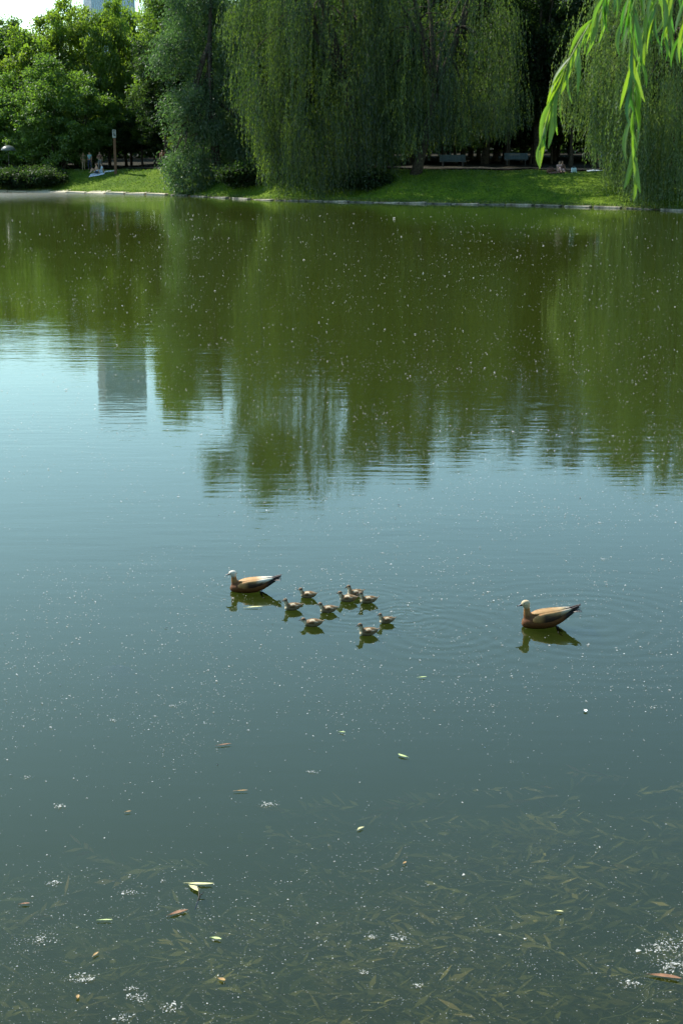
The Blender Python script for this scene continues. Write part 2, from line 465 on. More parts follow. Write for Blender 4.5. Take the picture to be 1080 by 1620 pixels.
# ================================================================== TREES
def crown_leaves(rng, R, ncl, per, cr, L, W, lobes=.3, flat=.55, droop=0.0, lowcut=-.75):
    """clumped foliage filling an uneven ellipsoid, mostly its outside"""
    u = unit(rng.normal(size=(ncl * 2, 3)))
    u = u[u[:, 2] > lowcut][:ncl]; ncl = len(u)
    k1, k2 = rng.normal(size=(2, 3)) * 2.2
    ph = rng.random(2) * 6
    lob = 1 + lobes * (np.sin(u @ k1 * 1.6 + ph[0]) + np.sin(u @ k2 * 2.3 + ph[1])) * .5
    r = (.35 + .65 * rng.random(ncl) ** .45)
    C = u * np.array(R) * (lob * r)[:, None]
    cs = cr * rng.uniform(.55, 1.35, ncl)
    ct = rng.random(ncl)
    idx = np.repeat(np.arange(ncl), per); n = len(idx)
    g = unit(rng.normal(size=(n, 3))) * (rng.random(n) ** .5)[:, None]
    P = C[idx] + g * cs[idx][:, None] * np.array([1, 1, flat])
    if droop: P[:, 2] -= rng.random(n) ** 1.5 * droop * (cs[idx] / cr)
    d = unit(rng.normal(size=(n, 3)) + u[idx] * .5) + np.array([0, 0, -.35 - droop * .5])
    nrm = np.stack([rng.normal(0, .4, n), rng.normal(0, .4, n), np.ones(n)], 1) if not droop else None
    q = leaf_quads(P, d, L * rng.uniform(.7, 1.3, n), W * rng.uniform(.7, 1.3, n), rng, nrm)
    t = np.clip(ct[idx] * .6 + rng.random(n) * .4, 0, 1)
    return q, t, C
def limb_path(a, b, rng, n=5, bend=.12, sag=0):
    a, b = Vector(a), Vector(b); L = (b - a).length
    side = Vector((rng.uniform(-1, 1), rng.uniform(-1, 1), rng.uniform(0, .8))) * L * bend
    return [a.lerp(b, i / n) + side * math.sin(math.pi * i / n) + Vector((0, 0, sag * math.sin(math.pi * i / n))) for i in range(n + 1)]
def wood(rng, H0, Hc, Rc, r0, C, nl=9, lean=(0, 0)):
    m = MB()
    top = Vector((lean[0], lean[1], Hc + Rc[2] * .3))
    tp = limb_path((0, 0, -.4), top, rng, 8, .03)
    m.tube(tp, [r0 * (1.25 if i == 0 else 1) * (1 - .095 * i) for i in range(9)], 9)
    cs = sorted([Vector(c) for c in C], key=lambda v: -v.length)[:max(nl * 4, 1)]
    for i in range(nl):
        if not cs: break
        tip = cs[int(rng.uniform(0, len(cs)))] * .85 + Vector((0, 0, Hc))
        k = int(rng.uniform(3, 7)); s = tp[k]
        p = limb_path(s, tip, rng, 5, .12)
        m.tube(p, [r0 * .42 * (1 - .17 * j) for j in range(6)], 6)
        for _ in range(2):
            t2 = tip + Vector((rng.uniform(-1, 1), rng.uniform(-1, 1), rng.uniform(-.3, 1))) * min(Rc) * .4
            m.tube(limb_path(p[3], t2, rng, 3, .12), [r0 * .16, r0 * .11, r0 * .07, r0 * .03], 5)
    return m
GEN = {}
def generic(kind, v):
    """crown + wood meshes shared by several trees; local origin at the trunk foot, height 14, radius 4.6"""
    key = (kind, v)
    if key in GEN: return GEN[key]
    rng = np.random.default_rng(hash(key[1]) % 1000 + 11 * len(kind)); pr = random.Random(v * 7 + len(kind))
    R = (4.6, 4.6, 5.6)
    q, t, C = crown_leaves(rng, R, 170, 150, 1.25, .30, .20, .35)
    q[:, :, 2] += 8.6
    cm = quads_mesh('crown', q, t, LEAF[kind])
    wm = wood(pr, 3, 8.6, R, .26, C, 8).mesh('trunk', M_BARK, True)
    GEN[key] = (cm, wm); return GEN[key]
def gtree(name, kind, v, X, Y, H, Wd, label, group=None, rz=None, cat='tree'):
    cm, wm = generic(kind, v)
    z = bank_z(X, Y)
    root = tag(empty(name, (X, Y, z), rnd.uniform(0, 6.28) if rz is None else rz), label, cat, group)
    s = H / 14.4; sw = Wd / 9.6
    for nm, me in (('crown', cm), ('trunk', wm)):
        o = link(bpy.data.objects.new(nm, me), root); o.scale = (sw, sw, s)
    return root
def Xat(px, Y, z=3): 
    d = ray(px, 250); return d.x * Y / d.y
def Htop(py, px, Y): return at_y(px, py, Y).z
def Hrefl(py, Y): return Y * math.tan(PITCH + math.atan((py - 810) / F)) - CAM_H   # height whose mirror image reaches row py

# --- the left-hand group, above the lawn
for px, top, Y, wd, kind, v, nm, lab in (
    (10, 34, 168, 8.0, 'green', 0, 'maple_tree', 'dark green round-topped tree at the far left, against the sky'),
    (66, 40, 165, 8.5, 'maple', 1, 'maple_tree', 'yellow-green maple second from the left, above the big waterside bush'),
    (120, 10, 167, 6.6, 'maple', 2, 'maple_tree', 'airy pale green maple in front of the glass tower with branches showing'),
    (174, 4, 165, 5.6, 'maple', 0, 'maple_tree', 'yellow-green maple just right of the glass tower foot'),
    (208, 8, 170, 5.2, 'maple', 1, 'maple_tree', 'yellow-green maple directly below the right corner of the glass tower'),
    (264, -90, 160, 4.6, 'maple', 3, 'maple_tree', 'tall bright green maple with leaves down its left side, behind the sign post'),
    (-45, 38, 168, 9.5, 'green', 1, 'park_tree', 'green tree cut by the left edge of the picture')):
    gtree(nm, kind, v, Xat(px, Y), Y, Htop(top, px, Y) - 1.2, wd, lab)
# fir tips behind
def fir(px, top, Y, lab):
    X = Xat(px, Y); z0 = bank_z(X, Y); H = Htop(top, px, Y) - z0
    rng = np.random.default_rng(int(px)); n = 5200
    t = rng.random(n) ** .7; hz = .12 * H + .88 * H * t
    rr = (H * .26) * (1.0 - t) ** 1.15 * (.25 + .75 * rng.random(n) ** .5) * (1 + .25 * np.sin(hz * 5))
    a = rng.random(n) * 6.28
    P = np.stack([rr * np.cos(a), rr * np.sin(a), hz - rr * .25], 1)
    d = np.stack([np.cos(a), np.sin(a), -.35 + 0 * a], 1)
    root = tag(empty('fir_tree', (X, Y, z0)), lab, 'fir tree')
    link(bpy.data.objects.new('crown', quads_mesh('crown', leaf_quads(P, d, .7 * (1.15 - t), .3 * (1.15 - t), rng), rng.random(n), LEAF['fir'])), root)
    MB().tube([(0, 0, -.4), (0, 0, H * .5), (0, 0, H * .97)], [.3, .17, .03], 8).build('trunk', M_BARK, root, True)
fir(118, 12, 205, 'dark fir whose pointed tip shows left of the glass tower')
fir(38, 42, 215, 'dark fir whose narrow tip shows above the leftmost trees')

# --- the big round bush and its neighbour
def bush(px, top, bot, hw, Y, kind, lab, seed, cat='bush', nst=9, L=.26):
    C0 = at_y(px, (top + bot) / 2, Y); X = C0.x
    z0 = bank_z(X, Y); zt = Htop(top, px, Y); H = zt - z0
    R = (hw * Y / F, hw * Y / F * .85, H * .53)
    rng = np.random.default_rng(seed); pr = random.Random(seed)
    q, t, C = crown_leaves(rng, R, int(150 + R[0] * R[2] * 9), 130, .95, L, L * .55, .22, lowcut=-.95)
    q[:, :, 2] += H * .5
    root = tag(empty('large_bush' if H > 4 else 'shrub', (X, Y, z0)), lab, cat)
    link(bpy.data.objects.new('crown', quads_mesh('crown', q, t, LEAF[kind])), root)
    m = MB()
    for i in range(nst):
        a = i * 6.28 / nst + pr.uniform(-.3, .3)
        tip = Vector((math.cos(a) * R[0] * .75, math.sin(a) * R[1] * .75, H * pr.uniform(.6, .9)))
        m.tube(limb_path((math.cos(a) * .3, math.sin(a) * .3, -.4), tip, pr, 5, .10), [.13, .11, .09, .07, .05, .02], 6)
    m.build('trunk', M_BARK, root, True)
bush(90, 112, 292, 84, 158, 'bush', 'large round many-stemmed bush on the left bank, its crown full of small glinting leaves', 21)
bush(6, 122, 285, 46, 160, 'bush', 'lighter green bush at the left edge, half hidden by the large round one', 22)
bush(42, 268, 305, 56, 151.2, 'dark', 'low dark shrub at the water edge below the large round bush', 23, nst=5)
bush(-60, 262, 303, 46, 152, 'dark', 'low dark shrub at the water edge cut by the left side of the picture', 24, nst=5)

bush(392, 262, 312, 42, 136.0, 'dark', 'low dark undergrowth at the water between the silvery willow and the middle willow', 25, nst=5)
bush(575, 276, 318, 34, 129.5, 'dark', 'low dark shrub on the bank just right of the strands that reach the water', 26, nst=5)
# --- silver willow standing at the water, centre left
def bulk(name, X, Y, H, parts, kind, lab, seed, r0=.4, L=.26, W=.10, droop=1.2, cr=1.1, lean=(0,0), per=140, dens=1.0, nl=10):
    """tree whose crown is several overlapping uneven masses: parts = (dx, dy, z, rx, ry, rz)"""
    rng = np.random.default_rng(seed); pr = random.Random(seed); z0 = bank_z(X, Y)
    Q, T, CC = [], [], []
    for dx, dy, z, rx, ry, rz in parts:
        area = (rx * rz + rx * ry + ry * rz)
        q, t, C = crown_leaves(rng, (rx, ry, rz), int(area * 2.6 * dens) + 12, per, cr, L, W, .3, .6, droop, -.9)
        q += np.array([dx, dy, z]); Q.append(q); T.append(t); CC += [tuple(c + np.array([dx, dy, z - H * .6])) for c in C]
    root = tag(empty(name, (X, Y, z0)), lab, 'tree')
    link(bpy.data.objects.new('crown', quads_mesh('crown', np.concatenate(Q), np.concatenate(T), LEAF[kind])), root)
    wood(pr, 3, H * .6, (4, 4, H * .35), r0, CC, nl, lean).build('trunk', M_BARK, root, True)
    return root
Y = 141.0; k = Y / F
X = Xat(345, Y); zg = bank_z(X, Y)
def prt(px, py, hw, hh, dy=0): 
    p = at_y(px, py, Y); return (p.x - X, dy, p.z - zg, hw * k, hw * k * .8, hh * k)
HF = Hrefl(785, Y) - zg
bulk('silver_willow', X, Y, HF,
     [prt(300, 262, 40, 44, -1), prt(345, 240, 60, 55), prt(310, 175, 48, 50, -1), prt(350, 150, 62, 60, 1), prt(395, 210, 50, 90, 2), prt(275, 75, 34, 42, 0),
      prt(330, 45, 66, 60, 2), prt(390, 20, 60, 70, 3), prt(300, -20, 48, 46, 1), prt(400, -90, 48, 60, 2), prt(330, -170, 26, 34, 1), prt(420, -180, 50, 60, 2), (X*0+4.4, 2, HF - 2.2, 2.4, 2.2, 2.4)],
     'silver', 'silvery green willow bulging over the water beside the sunlit lawn', 31, .42, .26, .085, 1.3)

# --- weeping willows
def weeping(name, X, Y, H, Rx, Ry, bottom, nb, per, kind, lab, seed, base=None, lean=0.0, leafL=.24, leafW=.062, step=.15, core=0, r0=.42):
    rng = np.random.default_rng(seed); pr = random.Random(seed); z0 = bank_z(X, Y)
    bx, by = base or (0, 0); z0 = bank_z(X + bx, Y + by)
    P, D, T = [], [], []
    tips = []
    for b in range(nb):
        a = rng.random() * 6.283; r = rng.random() ** (.36 if b % 2 else .62)
        lb = 1 + .15 * math.sin(3 * a + seed) + .11 * math.sin(7 * a + seed * 2)
        cx, cyy = Rx * r * lb * math.cos(a), Ry * r * lb * math.sin(a)
        zd = H * (1 - .42 * r ** 2.2) * rng.uniform(.88, 1.03)
        if rng.random() < (.68 if b % 2 else .3): zd *= rng.uniform(.28, .97)
        short = rng.random() < .62
        tips.append((cx * .92, cyy * .92, zd))
        zb = bottom(X + cx, cyy) - z0
        hem = rng.random() < .42
        if hem: zd = min(zd, zb + rng.uniform(2.5, 9)); short = False; tips[-1] = (cx * .6, cyy * .6, max(zd, H * .5))
        tb = rng.random()
        og = rng.uniform(.5, 2.3) if short else rng.uniform(.2, .9); a2 = a + rng.normal(0, .7); out = np.array([math.cos(a2), math.sin(a2)])
        for s in range(int(per * rng.uniform(.6, 1.4))):
            px_, py_ = cx + rng.normal(0, .40 if short else .42), cyy + rng.normal(0, .40 if short else .42)
            zs = zd - abs(rng.normal(0, .7))
            ze = zb + abs(rng.normal(0, .7)) + (0 if hem or rng.random() < .4 else rng.random() * (zs - zb) * .5)
            L = min(zs - ze, rng.uniform(1.2, 4.2) if short else (rng.uniform(.6, 1.0) * (zs - ze) if hem else rng.uniform(4.0, 13.0)))
            if L < .6: continue
            n = int(L / step); tt = (np.arange(n) + rng.random(n)) * step
            ogs = og * rng.uniform(.4, 1.2); sw = ogs * (1 - np.exp(-tt / 1.1))
            ph = rng.random() * 6; wv = .10 * np.sin(tt * .9 + ph)
            x = px_ + out[0] * sw + wv; y = py_ + out[1] * sw + .1 * np.cos(tt * .8 + ph)
            z = zs - tt + (.75 * ogs * (1 - np.exp(-tt / .8)) if short else 0)
            P.append(np.stack([x, y, z], 1))
            th = rng.random(n) * 6.283
            D.append(np.stack([np.cos(th) * .45, np.sin(th) * .45, -np.ones(n)], 1))
            T.append(np.clip(tb ** 2.2 * .9 + rng.random(n) * .22, 0, 1))  # bunch tint spread wide, imitating sunlit and shaded clumps
    P = np.concatenate(P); D = np.concatenate(D); T = np.concatenate(T); n = len(P)
    q = leaf_quads(P, D, leafL * rng.uniform(.7, 1.3, n), leafW * rng.uniform(.7, 1.4, n), rng)
    root = tag(empty(name, (X, Y, z0)), lab, 'tree')
    link(bpy.data.objects.new('crown', quads_mesh('crown', q, T, LEAF[kind])), root)
    m = MB(); fork = Vector((bx + lean, by, H * .30))
    tp = limb_path((bx, by, -.5), fork, pr, 5, .04)
    m.tube(tp, [r0 * 1.35, r0, r0 * .95, r0 * .9, r0 * .88, r0 * .8], 10)
    mains = []
    for i in range(6):
        a = i * 6.283 / 6 + pr.uniform(-.4, .4)
        e = Vector((Rx * .55 * math.cos(a), Ry * .55 * math.sin(a), H * pr.uniform(.68, .88)))
        p = limb_path(fork, e, pr, 7, .08, .3); mains.append(p)
        m.tube(p, [r0 * (.6 - .065 * j) for j in range(8)], 8)
    for i, t_ in enumerate(tips):
        if i % 4: continue
        t_ = Vector(t_)
        best = min((q for p in mains for q in p[3:]), key=lambda q: (q - t_).length)
        m.tube(limb_path(best, t_, pr, 4, .12, .3), [.09, .07, .05, .035, .02], 5)
    m.build('trunk', M_BARK, root, True)
    return n
def bot_px(tbl, Y):
    xs_ = np.array([Xat(p[0], Y) for p in tbl]); zs_ = np.array([at_y(p[0], p[1], Y).z for p in tbl])
    return lambda x, dy: float(np.interp(x, xs_, zs_))
YG = 131.6
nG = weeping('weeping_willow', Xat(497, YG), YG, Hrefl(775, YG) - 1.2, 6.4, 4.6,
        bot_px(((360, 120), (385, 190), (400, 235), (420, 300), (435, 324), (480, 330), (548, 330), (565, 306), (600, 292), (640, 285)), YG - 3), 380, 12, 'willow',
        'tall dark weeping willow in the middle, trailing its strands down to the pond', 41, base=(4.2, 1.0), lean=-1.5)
YH = 131.8
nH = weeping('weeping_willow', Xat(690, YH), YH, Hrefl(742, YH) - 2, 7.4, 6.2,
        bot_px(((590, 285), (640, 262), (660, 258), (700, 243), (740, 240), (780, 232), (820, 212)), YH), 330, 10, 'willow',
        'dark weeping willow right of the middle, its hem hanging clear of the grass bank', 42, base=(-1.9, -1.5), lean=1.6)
YJ = 116.0
nJ = weeping('weeping_willow', Xat(1048, YJ), YJ, Hrefl(768, YJ) - 1.0, 6.0, 5.0,
        bot_px(((900, 210), (930, 215), (950, 255), (975, 285), (990, 315), (1005, 337), (1100, 342), (1200, 345)), YJ - 3), 460, 12, 'willow2',
        'pale green weeping willow at the right edge, trailing into the pond', 43, base=(1.0, .5), lean=.4)
# --- dark trees behind the right lawn
def dk(px, Y, top_ref, hw, lab, seed, kind='dark', low=190, r0=.35):
    X = Xat(px, Y); zg = bank_z(X, Y); Ht = Hrefl(top_ref, Y) - zg; zl = at_y(px, low, Y).z - zg
    kk = Y / F; w_ = hw * kk; rng = random.Random(seed)
    parts = []
    nlev = 4
    for i in range(nlev):
        z = zl + (Ht - zl) * (i + .5) / nlev
        ww = w_ * (.95, 1.0, .85, .55)[i]
        parts += [(-ww * .45 + rng.uniform(-.6, .6), rng.uniform(-1, 1), z, ww * .6, ww * .6, (Ht - zl) / nlev * .75), (ww * .45 + rng.uniform(-.6, .6), rng.uniform(-1, 1), z + rng.uniform(-.8, .8), ww * .6, ww * .6, (Ht - zl) / nlev * .75)]
    bulk('lime_tree', X, Y, Ht, parts, kind, lab, seed, r0, .22, .16, .25, 1.0, (0, 0), 120, .75)
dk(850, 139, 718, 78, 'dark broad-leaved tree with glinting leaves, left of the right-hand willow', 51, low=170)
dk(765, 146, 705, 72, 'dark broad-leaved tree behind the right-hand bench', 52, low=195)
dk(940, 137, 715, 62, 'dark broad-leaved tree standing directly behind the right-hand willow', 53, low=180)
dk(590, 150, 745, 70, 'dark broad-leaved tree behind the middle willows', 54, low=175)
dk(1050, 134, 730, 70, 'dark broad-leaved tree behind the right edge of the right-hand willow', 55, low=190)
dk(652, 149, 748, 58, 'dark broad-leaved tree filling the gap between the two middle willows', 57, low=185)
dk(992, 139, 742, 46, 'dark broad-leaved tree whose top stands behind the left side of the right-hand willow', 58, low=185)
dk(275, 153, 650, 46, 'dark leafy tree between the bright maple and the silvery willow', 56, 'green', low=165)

# --- the wood behind: nothing tells these apart
bgl = 'one of many shaded trees of the dark wood behind the bank'
k = 0
for row, (Y0, stp) in enumerate(((158, 52), (172, 47), (188, 50))):
    px = 305 + row * 17
    while px < 1330:
        Y = Y0 + rnd.uniform(-4, 4)
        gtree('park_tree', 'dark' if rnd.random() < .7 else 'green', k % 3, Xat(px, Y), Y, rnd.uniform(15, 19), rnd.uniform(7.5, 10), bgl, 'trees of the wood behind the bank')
        k += 1; px += stp + rnd.uniform(-12, 12)
for px in (-90, -150, -210, -270, -20, 40, 100, 150):
    Y = 190 + rnd.uniform(-4, 6)
    gtree('park_tree', 'green', k % 3, Xat(px, Y), Y, rnd.uniform(11.5, 13), 9, bgl, 'trees of the wood behind the bank'); k += 1
# understory
ul = 'one of the low shaded shrubs among the trunks behind the path'
for i, px in enumerate(range(-60, 1260, 26)):
    Y = (168 if px < 260 else 154) + rnd.uniform(-4, 7)
    kind = 'maple' if rnd.random() < .3 else ('green' if rnd.random() < .5 else 'dark')
    r = gtree('shrub', kind, i % 3, Xat(px, Y), Y, rnd.uniform(3.6, 6.5), rnd.uniform(4.5, 7), ul, 'shrubs under the trees behind the path', cat='shrub')
for i, px in enumerate((640, 668, 700, 735, 768, 800, 838, 872, 905, 938, 225, 245)):
    Y = 147 + (i % 3) * 1.5 if px > 400 else 162
    gtree('shrub', ('dark', 'green', 'dark', 'maple')[i % 4], i % 3, Xat(px, Y), Y, 5.2 + (i % 3) * .7, 4.6, ul, 'shrubs under the trees behind the path', cat='shrub')
# far-off wood that closes the view
n = 60000
fx = RNG.uniform(-75, 75, n); fy = RNG.uniform(205, 222, n); fz = RNG.uniform(1.5, 15, n) * (1 + .08 * np.sin(fx * .4))
keep = (fx > -46) | (fz < 12)
c = np.stack([fx, fy, fz], 1)[keep]
q = leaf_quads(c, RNG.normal(size=c.shape), .75, .55, RNG)
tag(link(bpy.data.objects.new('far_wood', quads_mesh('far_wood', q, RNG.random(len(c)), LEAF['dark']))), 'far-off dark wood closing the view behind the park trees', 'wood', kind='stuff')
# plain trunks seen in the shade under the crowns are the trunks of those trees; a few bare-stemmed ones stand nearer
for px, Y, H_, lab in ((263, 151, 13, 'bare-stemmed tree just right of the sunlit lawn, its dark trunk showing'), (803, 141, 14, 'slim dark trunked tree by the second bench'), (902, 138, 14, 'slim dark trunked tree behind the seated pair')):
    gtree('park_tree', 'dark', 1, Xat(px, Y), Y, H_, 6.5, lab)

# ================================================================== PARK FURNITURE
def bench(px, py, Y, w_, rz, m, lab, back=True):
    p = at_y(px, py, Y); z = bank_z(p.x, Y) + .08
    root = tag(empty('park_bench', (p.x, Y, z), rz), lab, 'bench')
    sl = MB().box((0, 0, 0), (w_, .085, .03)).mesh('slat', m)
    for i in range(4):
        o = link(bpy.data.objects.new('slat', sl), root); o.location = (0, -.22 + i * .105, .45)
    if back:
        for i in range(5):
            o = link(bpy.data.objects.new('slat', sl), root); o.location = (0, .19 + i * .028, .56 + i * .105); o.rotation_euler = (math.radians(75), 0, 0)
    for sx_ in (-1, 1):
        mb = MB().box((sx_ * w_ * .38, -.2, .215), (.06, .06, .43)).box((sx_ * w_ * .38, .14, .215), (.06, .06, .43)).box((sx_ * w_ * .38, -.03, .405), (.05, .3, .04))
        if back: mb.tube([(sx_ * w_ * .38, .16, .42), (sx_ * w_ * .38, .33, 1.03)], .03, 5)
        mb.build('leg', M_IRON, root)
bench(716, 254, 137, 2.3, .10, M_WOOD, 'blue-grey slatted bench in the shade, nearer the middle willow')
bench(816, 256, 139, 2.1, -.05, M_WOOD, 'dim slatted bench in deep shade above the left part of the right lawn')
bench(471, 264, 142, 2.0, .0, M_WOODW, 'white low bench glimpsed through the middle willow strands', back=False)

def sign_post():
    Y = 150.5; p = at_y(183, 265, Y); z = bank_z(p.x, Y)
    H = at_y(183, 205, Y).z - z
    root = tag(empty('sign_post', (p.x, Y, z)), 'brown post with a small white pictogram panel, beside the picnic blanket', 'sign post')
    MB().box((0, 0, H / 2 - .1), (.24, .2, H + .2)).build('post', M_POST, root)
    MB().box((0, -.13, H - .38), (.34, .04, .74)).build('sign_panel', simple('grey_panel', (.34,.35,.34), .6, .1, 4), root)
    m = MB()      # dark figure under a bar
    m.box((0, -.158, H - .12), (.24, .012, .10))
    m.tube([(0, -.162, H - .27), (0, -.150, H - .27)], .05, 10)
    m.box((0, -.157, H - .43), (.13, .012, .20)).box((.05, -.157, H - .57), (.20, .012, .08))
    m.build('pictogram', M_BLACK, root)
sign_post()
def parasol():
    Y = 155.0; p = at_y(22, 236, Y); z = bank_z(p.x, Y - 2.5)
    root = tag(empty('parasol', (p.x, Y - 2.5, z)), 'domed dark parasol with a pale sunlit rim, half buried in the shrubs at far left', 'parasol')
    H = at_y(22, 230, Y - 2.5).z - z
    vs, fs = [], []
    for i in range(6):
        a = i / 5 * math.pi * .46; 
        for j in range(16):
            b = j / 16 * 6.283; vs.append((.72 * math.sin(a) * math.cos(b), .72 * math.sin(a) * math.sin(b), H - .55 + .55 * math.cos(a)))
    for i in range(5):
        for j in range(16): fs.append((i*16+j, i*16+(j+1) % 16, (i+1)*16+(j+1) % 16, (i+1)*16+j))
    o = MB().add(vs, fs).build('canopy', simple('parasol_cloth', (.10,.11,.10), .35, .1, 4), root, True)
    md = o.modifiers.new('s', 'SOLIDIFY'); md.thickness = .015
    MB().tube([(0, 0, -.2), (0, 0, H)], .025, 6).build('pole', M_IRON, root)
parasol()

# ================================================================== PEOPLE
def skin_mesh(name, nodes, edges, m, parent, sub=1, root_i=0, solid=None):
    me = bpy.data.meshes.new(name)
    me.from_pydata([n[0] for n in nodes], edges, [])
    me.materials.append(m)
    o = link(bpy.data.objects.new(name, me), parent)
    o.modifiers.new('skin', 'SKIN').use_smooth_shade = True
    sk = me.skin_vertices[0].data
    for i, n in enumerate(nodes):
        r = n[1]; sk[i].radius = (r, r) if not isinstance(r, tuple) else r
        sk[i].use_root = (i == root_i)
    ss = o.modifiers.new('sub', 'SUBSURF'); ss.levels = sub; ss.render_levels = sub
    return o
M_SKIN = simple('skin', (.42,.25,.17), .55, .08, 5)
M_HAIRD = simple('dark_hair', (.03,.02,.015), .5, .2, 20)
M_HAIRB = simple('brown_hair', (.12,.06,.03), .5, .2, 20)
def person(X, Y, rz, J, shirt, legs, hair, label, sleeve=.5, longhair=False, z=None, bare_torso=False, shorts=False):
    """J: joint positions in metres, x right, y forward = -Y after rotation, z up, feet / seat at 0"""
    root = tag(empty('person', (X, Y, bank_z(X, Y) + .02 if z is None else z), rz), label, 'person')
    V = {k: Vector(v) for k, v in J.items()}
    nodes, edges, ix = [], [], {}
    def nd(k, p, r): ix[k] = len(nodes); nodes.append((tuple(p), r)); return ix[k]
    def ed(a, b): edges.append((ix[a], ix[b]))
    nd('pelvis', V['pelvis'], .13)
    nd('waist', V['pelvis'].lerp(V['neck'], .35), .115); nd('chest', V['pelvis'].lerp(V['neck'], .75), .135); nd('neck', V['neck'] + (V['head'] - V['neck']) * .15, .055)
    hd = V['head']; nd('jaw', V['neck'].lerp(hd, .55), .07); nd('head', hd, .098); nd('crown', hd + (hd - V['neck']).normalized() * .07, .075)
    for a, b in (('pelvis','waist'),('waist','chest'),('chest','neck'),('neck','jaw'),('jaw','head'),('head','crown')): ed(a, b)
    fwd = Vector(J.get('face', (0, -1, 0))).normalized()
    nd('nose', hd + fwd * .108 - (hd - V['neck']).normalized() * .02, .014); ed('head', 'nose')
    for s in ('l', 'r'):
        sh, el, wr = V['shoulder_' + s], V['elbow_' + s], V['wrist_' + s]
        nd('sh' + s, sh, .058); nd('ua' + s, sh.lerp(el, .5), .047); nd('el' + s, el, .038); nd('fa' + s, el.lerp(wr, .45), .036); nd('wr' + s, wr, .026)
        hdir = (wr - el).normalized(); side = hdir.cross(Vector((.3, .2, 1))).normalized()
        pm = wr + hdir * .07; nd('palm' + s, pm, .034)
        ed('chest', 'sh' + s)
        for a, b in (('sh','ua'),('ua','el'),('el','fa'),('fa','wr'),('wr','palm')): ed(a + s, b + s)
        for q, (o_, ln) in enumerate(((-.027, .075), (-.009, .088), (.009, .084), (.027, .066))):
            bn = hdir.cross(side) * .02
            nd(f'f{q}{s}', pm + hdir * (.03 + ln * .5) + side * o_, .0095); nd(f'g{q}{s}', pm + hdir * (.03 + ln) + side * o_ + bn, .008)
            ed('palm' + s, f'f{q}{s}'); ed(f'f{q}{s}', f'g{q}{s}')
        nd('th' + s, wr + hdir * .05 + side * .05, .011); nd('ti' + s, wr + hdir * .085 + side * .062, .009); ed('wr' + s, 'th' + s); ed('th' + s, 'ti' + s)
        hp, kn, an, toe = V['hip_' + s], V['knee_' + s], V['ankle_' + s], V['toe_' + s]
        nd('hip' + s, hp, .088); nd('tg' + s, hp.lerp(kn, .45), .078); nd('kn' + s, kn, .054); nd('cf' + s, kn.lerp(an, .35), .056); nd('an' + s, an, .036); nd('to' + s, toe, .03)
        ed('pelvis', 'hip' + s)
        for a, b in (('hip','tg'),('tg','kn'),('kn','cf'),('cf','an'),('an','to')): ed(a + s, b + s)
    skin_mesh('body', nodes, edges, M_SKIN, root)
    def P(k): return Vector(nodes[ix[k]][0])
    def R(k): return nodes[ix[k]][1]
    def garment(name, ks, es, grow, m):
        nn = [(tuple(P(k) if isinstance(k, str) else k[0]), (R(k) if isinstance(k, str) else k[1]) + grow) for k in ks]
        skin_mesh(name, nn, es, m, root)
    if not bare_torso:
        ks = ['pelvis', 'waist', 'chest', (P('chest').lerp(P('neck'), .55), .07)]; es = [(0, 1), (1, 2), (2, 3)]
        for s in ('l', 'r'):
            i = len(ks); ks += ['sh' + s, 'ua' + s]; es += [(2, i), (i, i + 1)]
            if sleeve > .6: ks.append((P('el' + s), .04)); es.append((i + 1, i + 2))
        garment('shirt', ks, es, .016, shirt)
    ks = ['pelvis']; es = []
    for s in ('l', 'r'):
        i = len(ks)
        if shorts: ks += ['hip' + s, 'tg' + s]; es += [(0, i), (i, i + 1)]
        else: ks += ['hip' + s, 'tg' + s, 'kn' + s, 'cf' + s, (P('an' + s).lerp(P('cf' + s), .15), .042)]; es += [(0, i), (i, i+1), (i+1, i+2), (i+2, i+3), (i+3, i+4)]
    garment('shorts' if shorts else 'trousers', ks, es, .014, legs)
    upv = (hd - V['neck']).normalized(); bk = -fwd
    hn = [(tuple(hd + upv * .085 + bk * .015), .085), (tuple(hd + bk * .045 + upv * .02), .09), (tuple(hd + bk * .055 - upv * .06), .07)]; he = [(0, 1), (1, 2)]
    if longhair: hn += [(tuple(V['neck'] + bk * .07), .075), (tuple(V['neck'] + bk * .10 - upv * .18), .07)]; he += [(2, 3), (3, 4)]
    skin_mesh('hair', hn, he, hair, root)
    for s in (-1, 1):
        sd_ = fwd.cross(upv).normalized() * s
        MB().tube([hd + fwd * .095 + sd_ * .033, hd + fwd * .103 + sd_ * .033], .008, 6).build('eye', M_BLACK, root)
    return root
def standing(st=0.0, arm=0.0):
    return dict(pelvis=(0,0,.95), neck=(0,.01,1.45), head=(0,-.01,1.62), shoulder_l=(-.19,0,1.40), elbow_l=(-.25,.02,1.12), wrist_l=(-.24 + arm,-.08 - arm,.88 + arm * 1.2),
        shoulder_r=(.19,0,1.40), elbow_r=(.25,.02,1.12), wrist_r=(.25,-.06,.87), hip_l=(-.095,0,.88), knee_l=(-.11,-.02 - st,.48), ankle_l=(-.12,.02,.07), toe_l=(-.13,-.15,.03),
        hip_r=(.095,0,.88), knee_r=(.11,-.02 + st,.48), ankle_r=(.12,.02 + st,.07), toe_r=(.13,-.15 + st,.03))
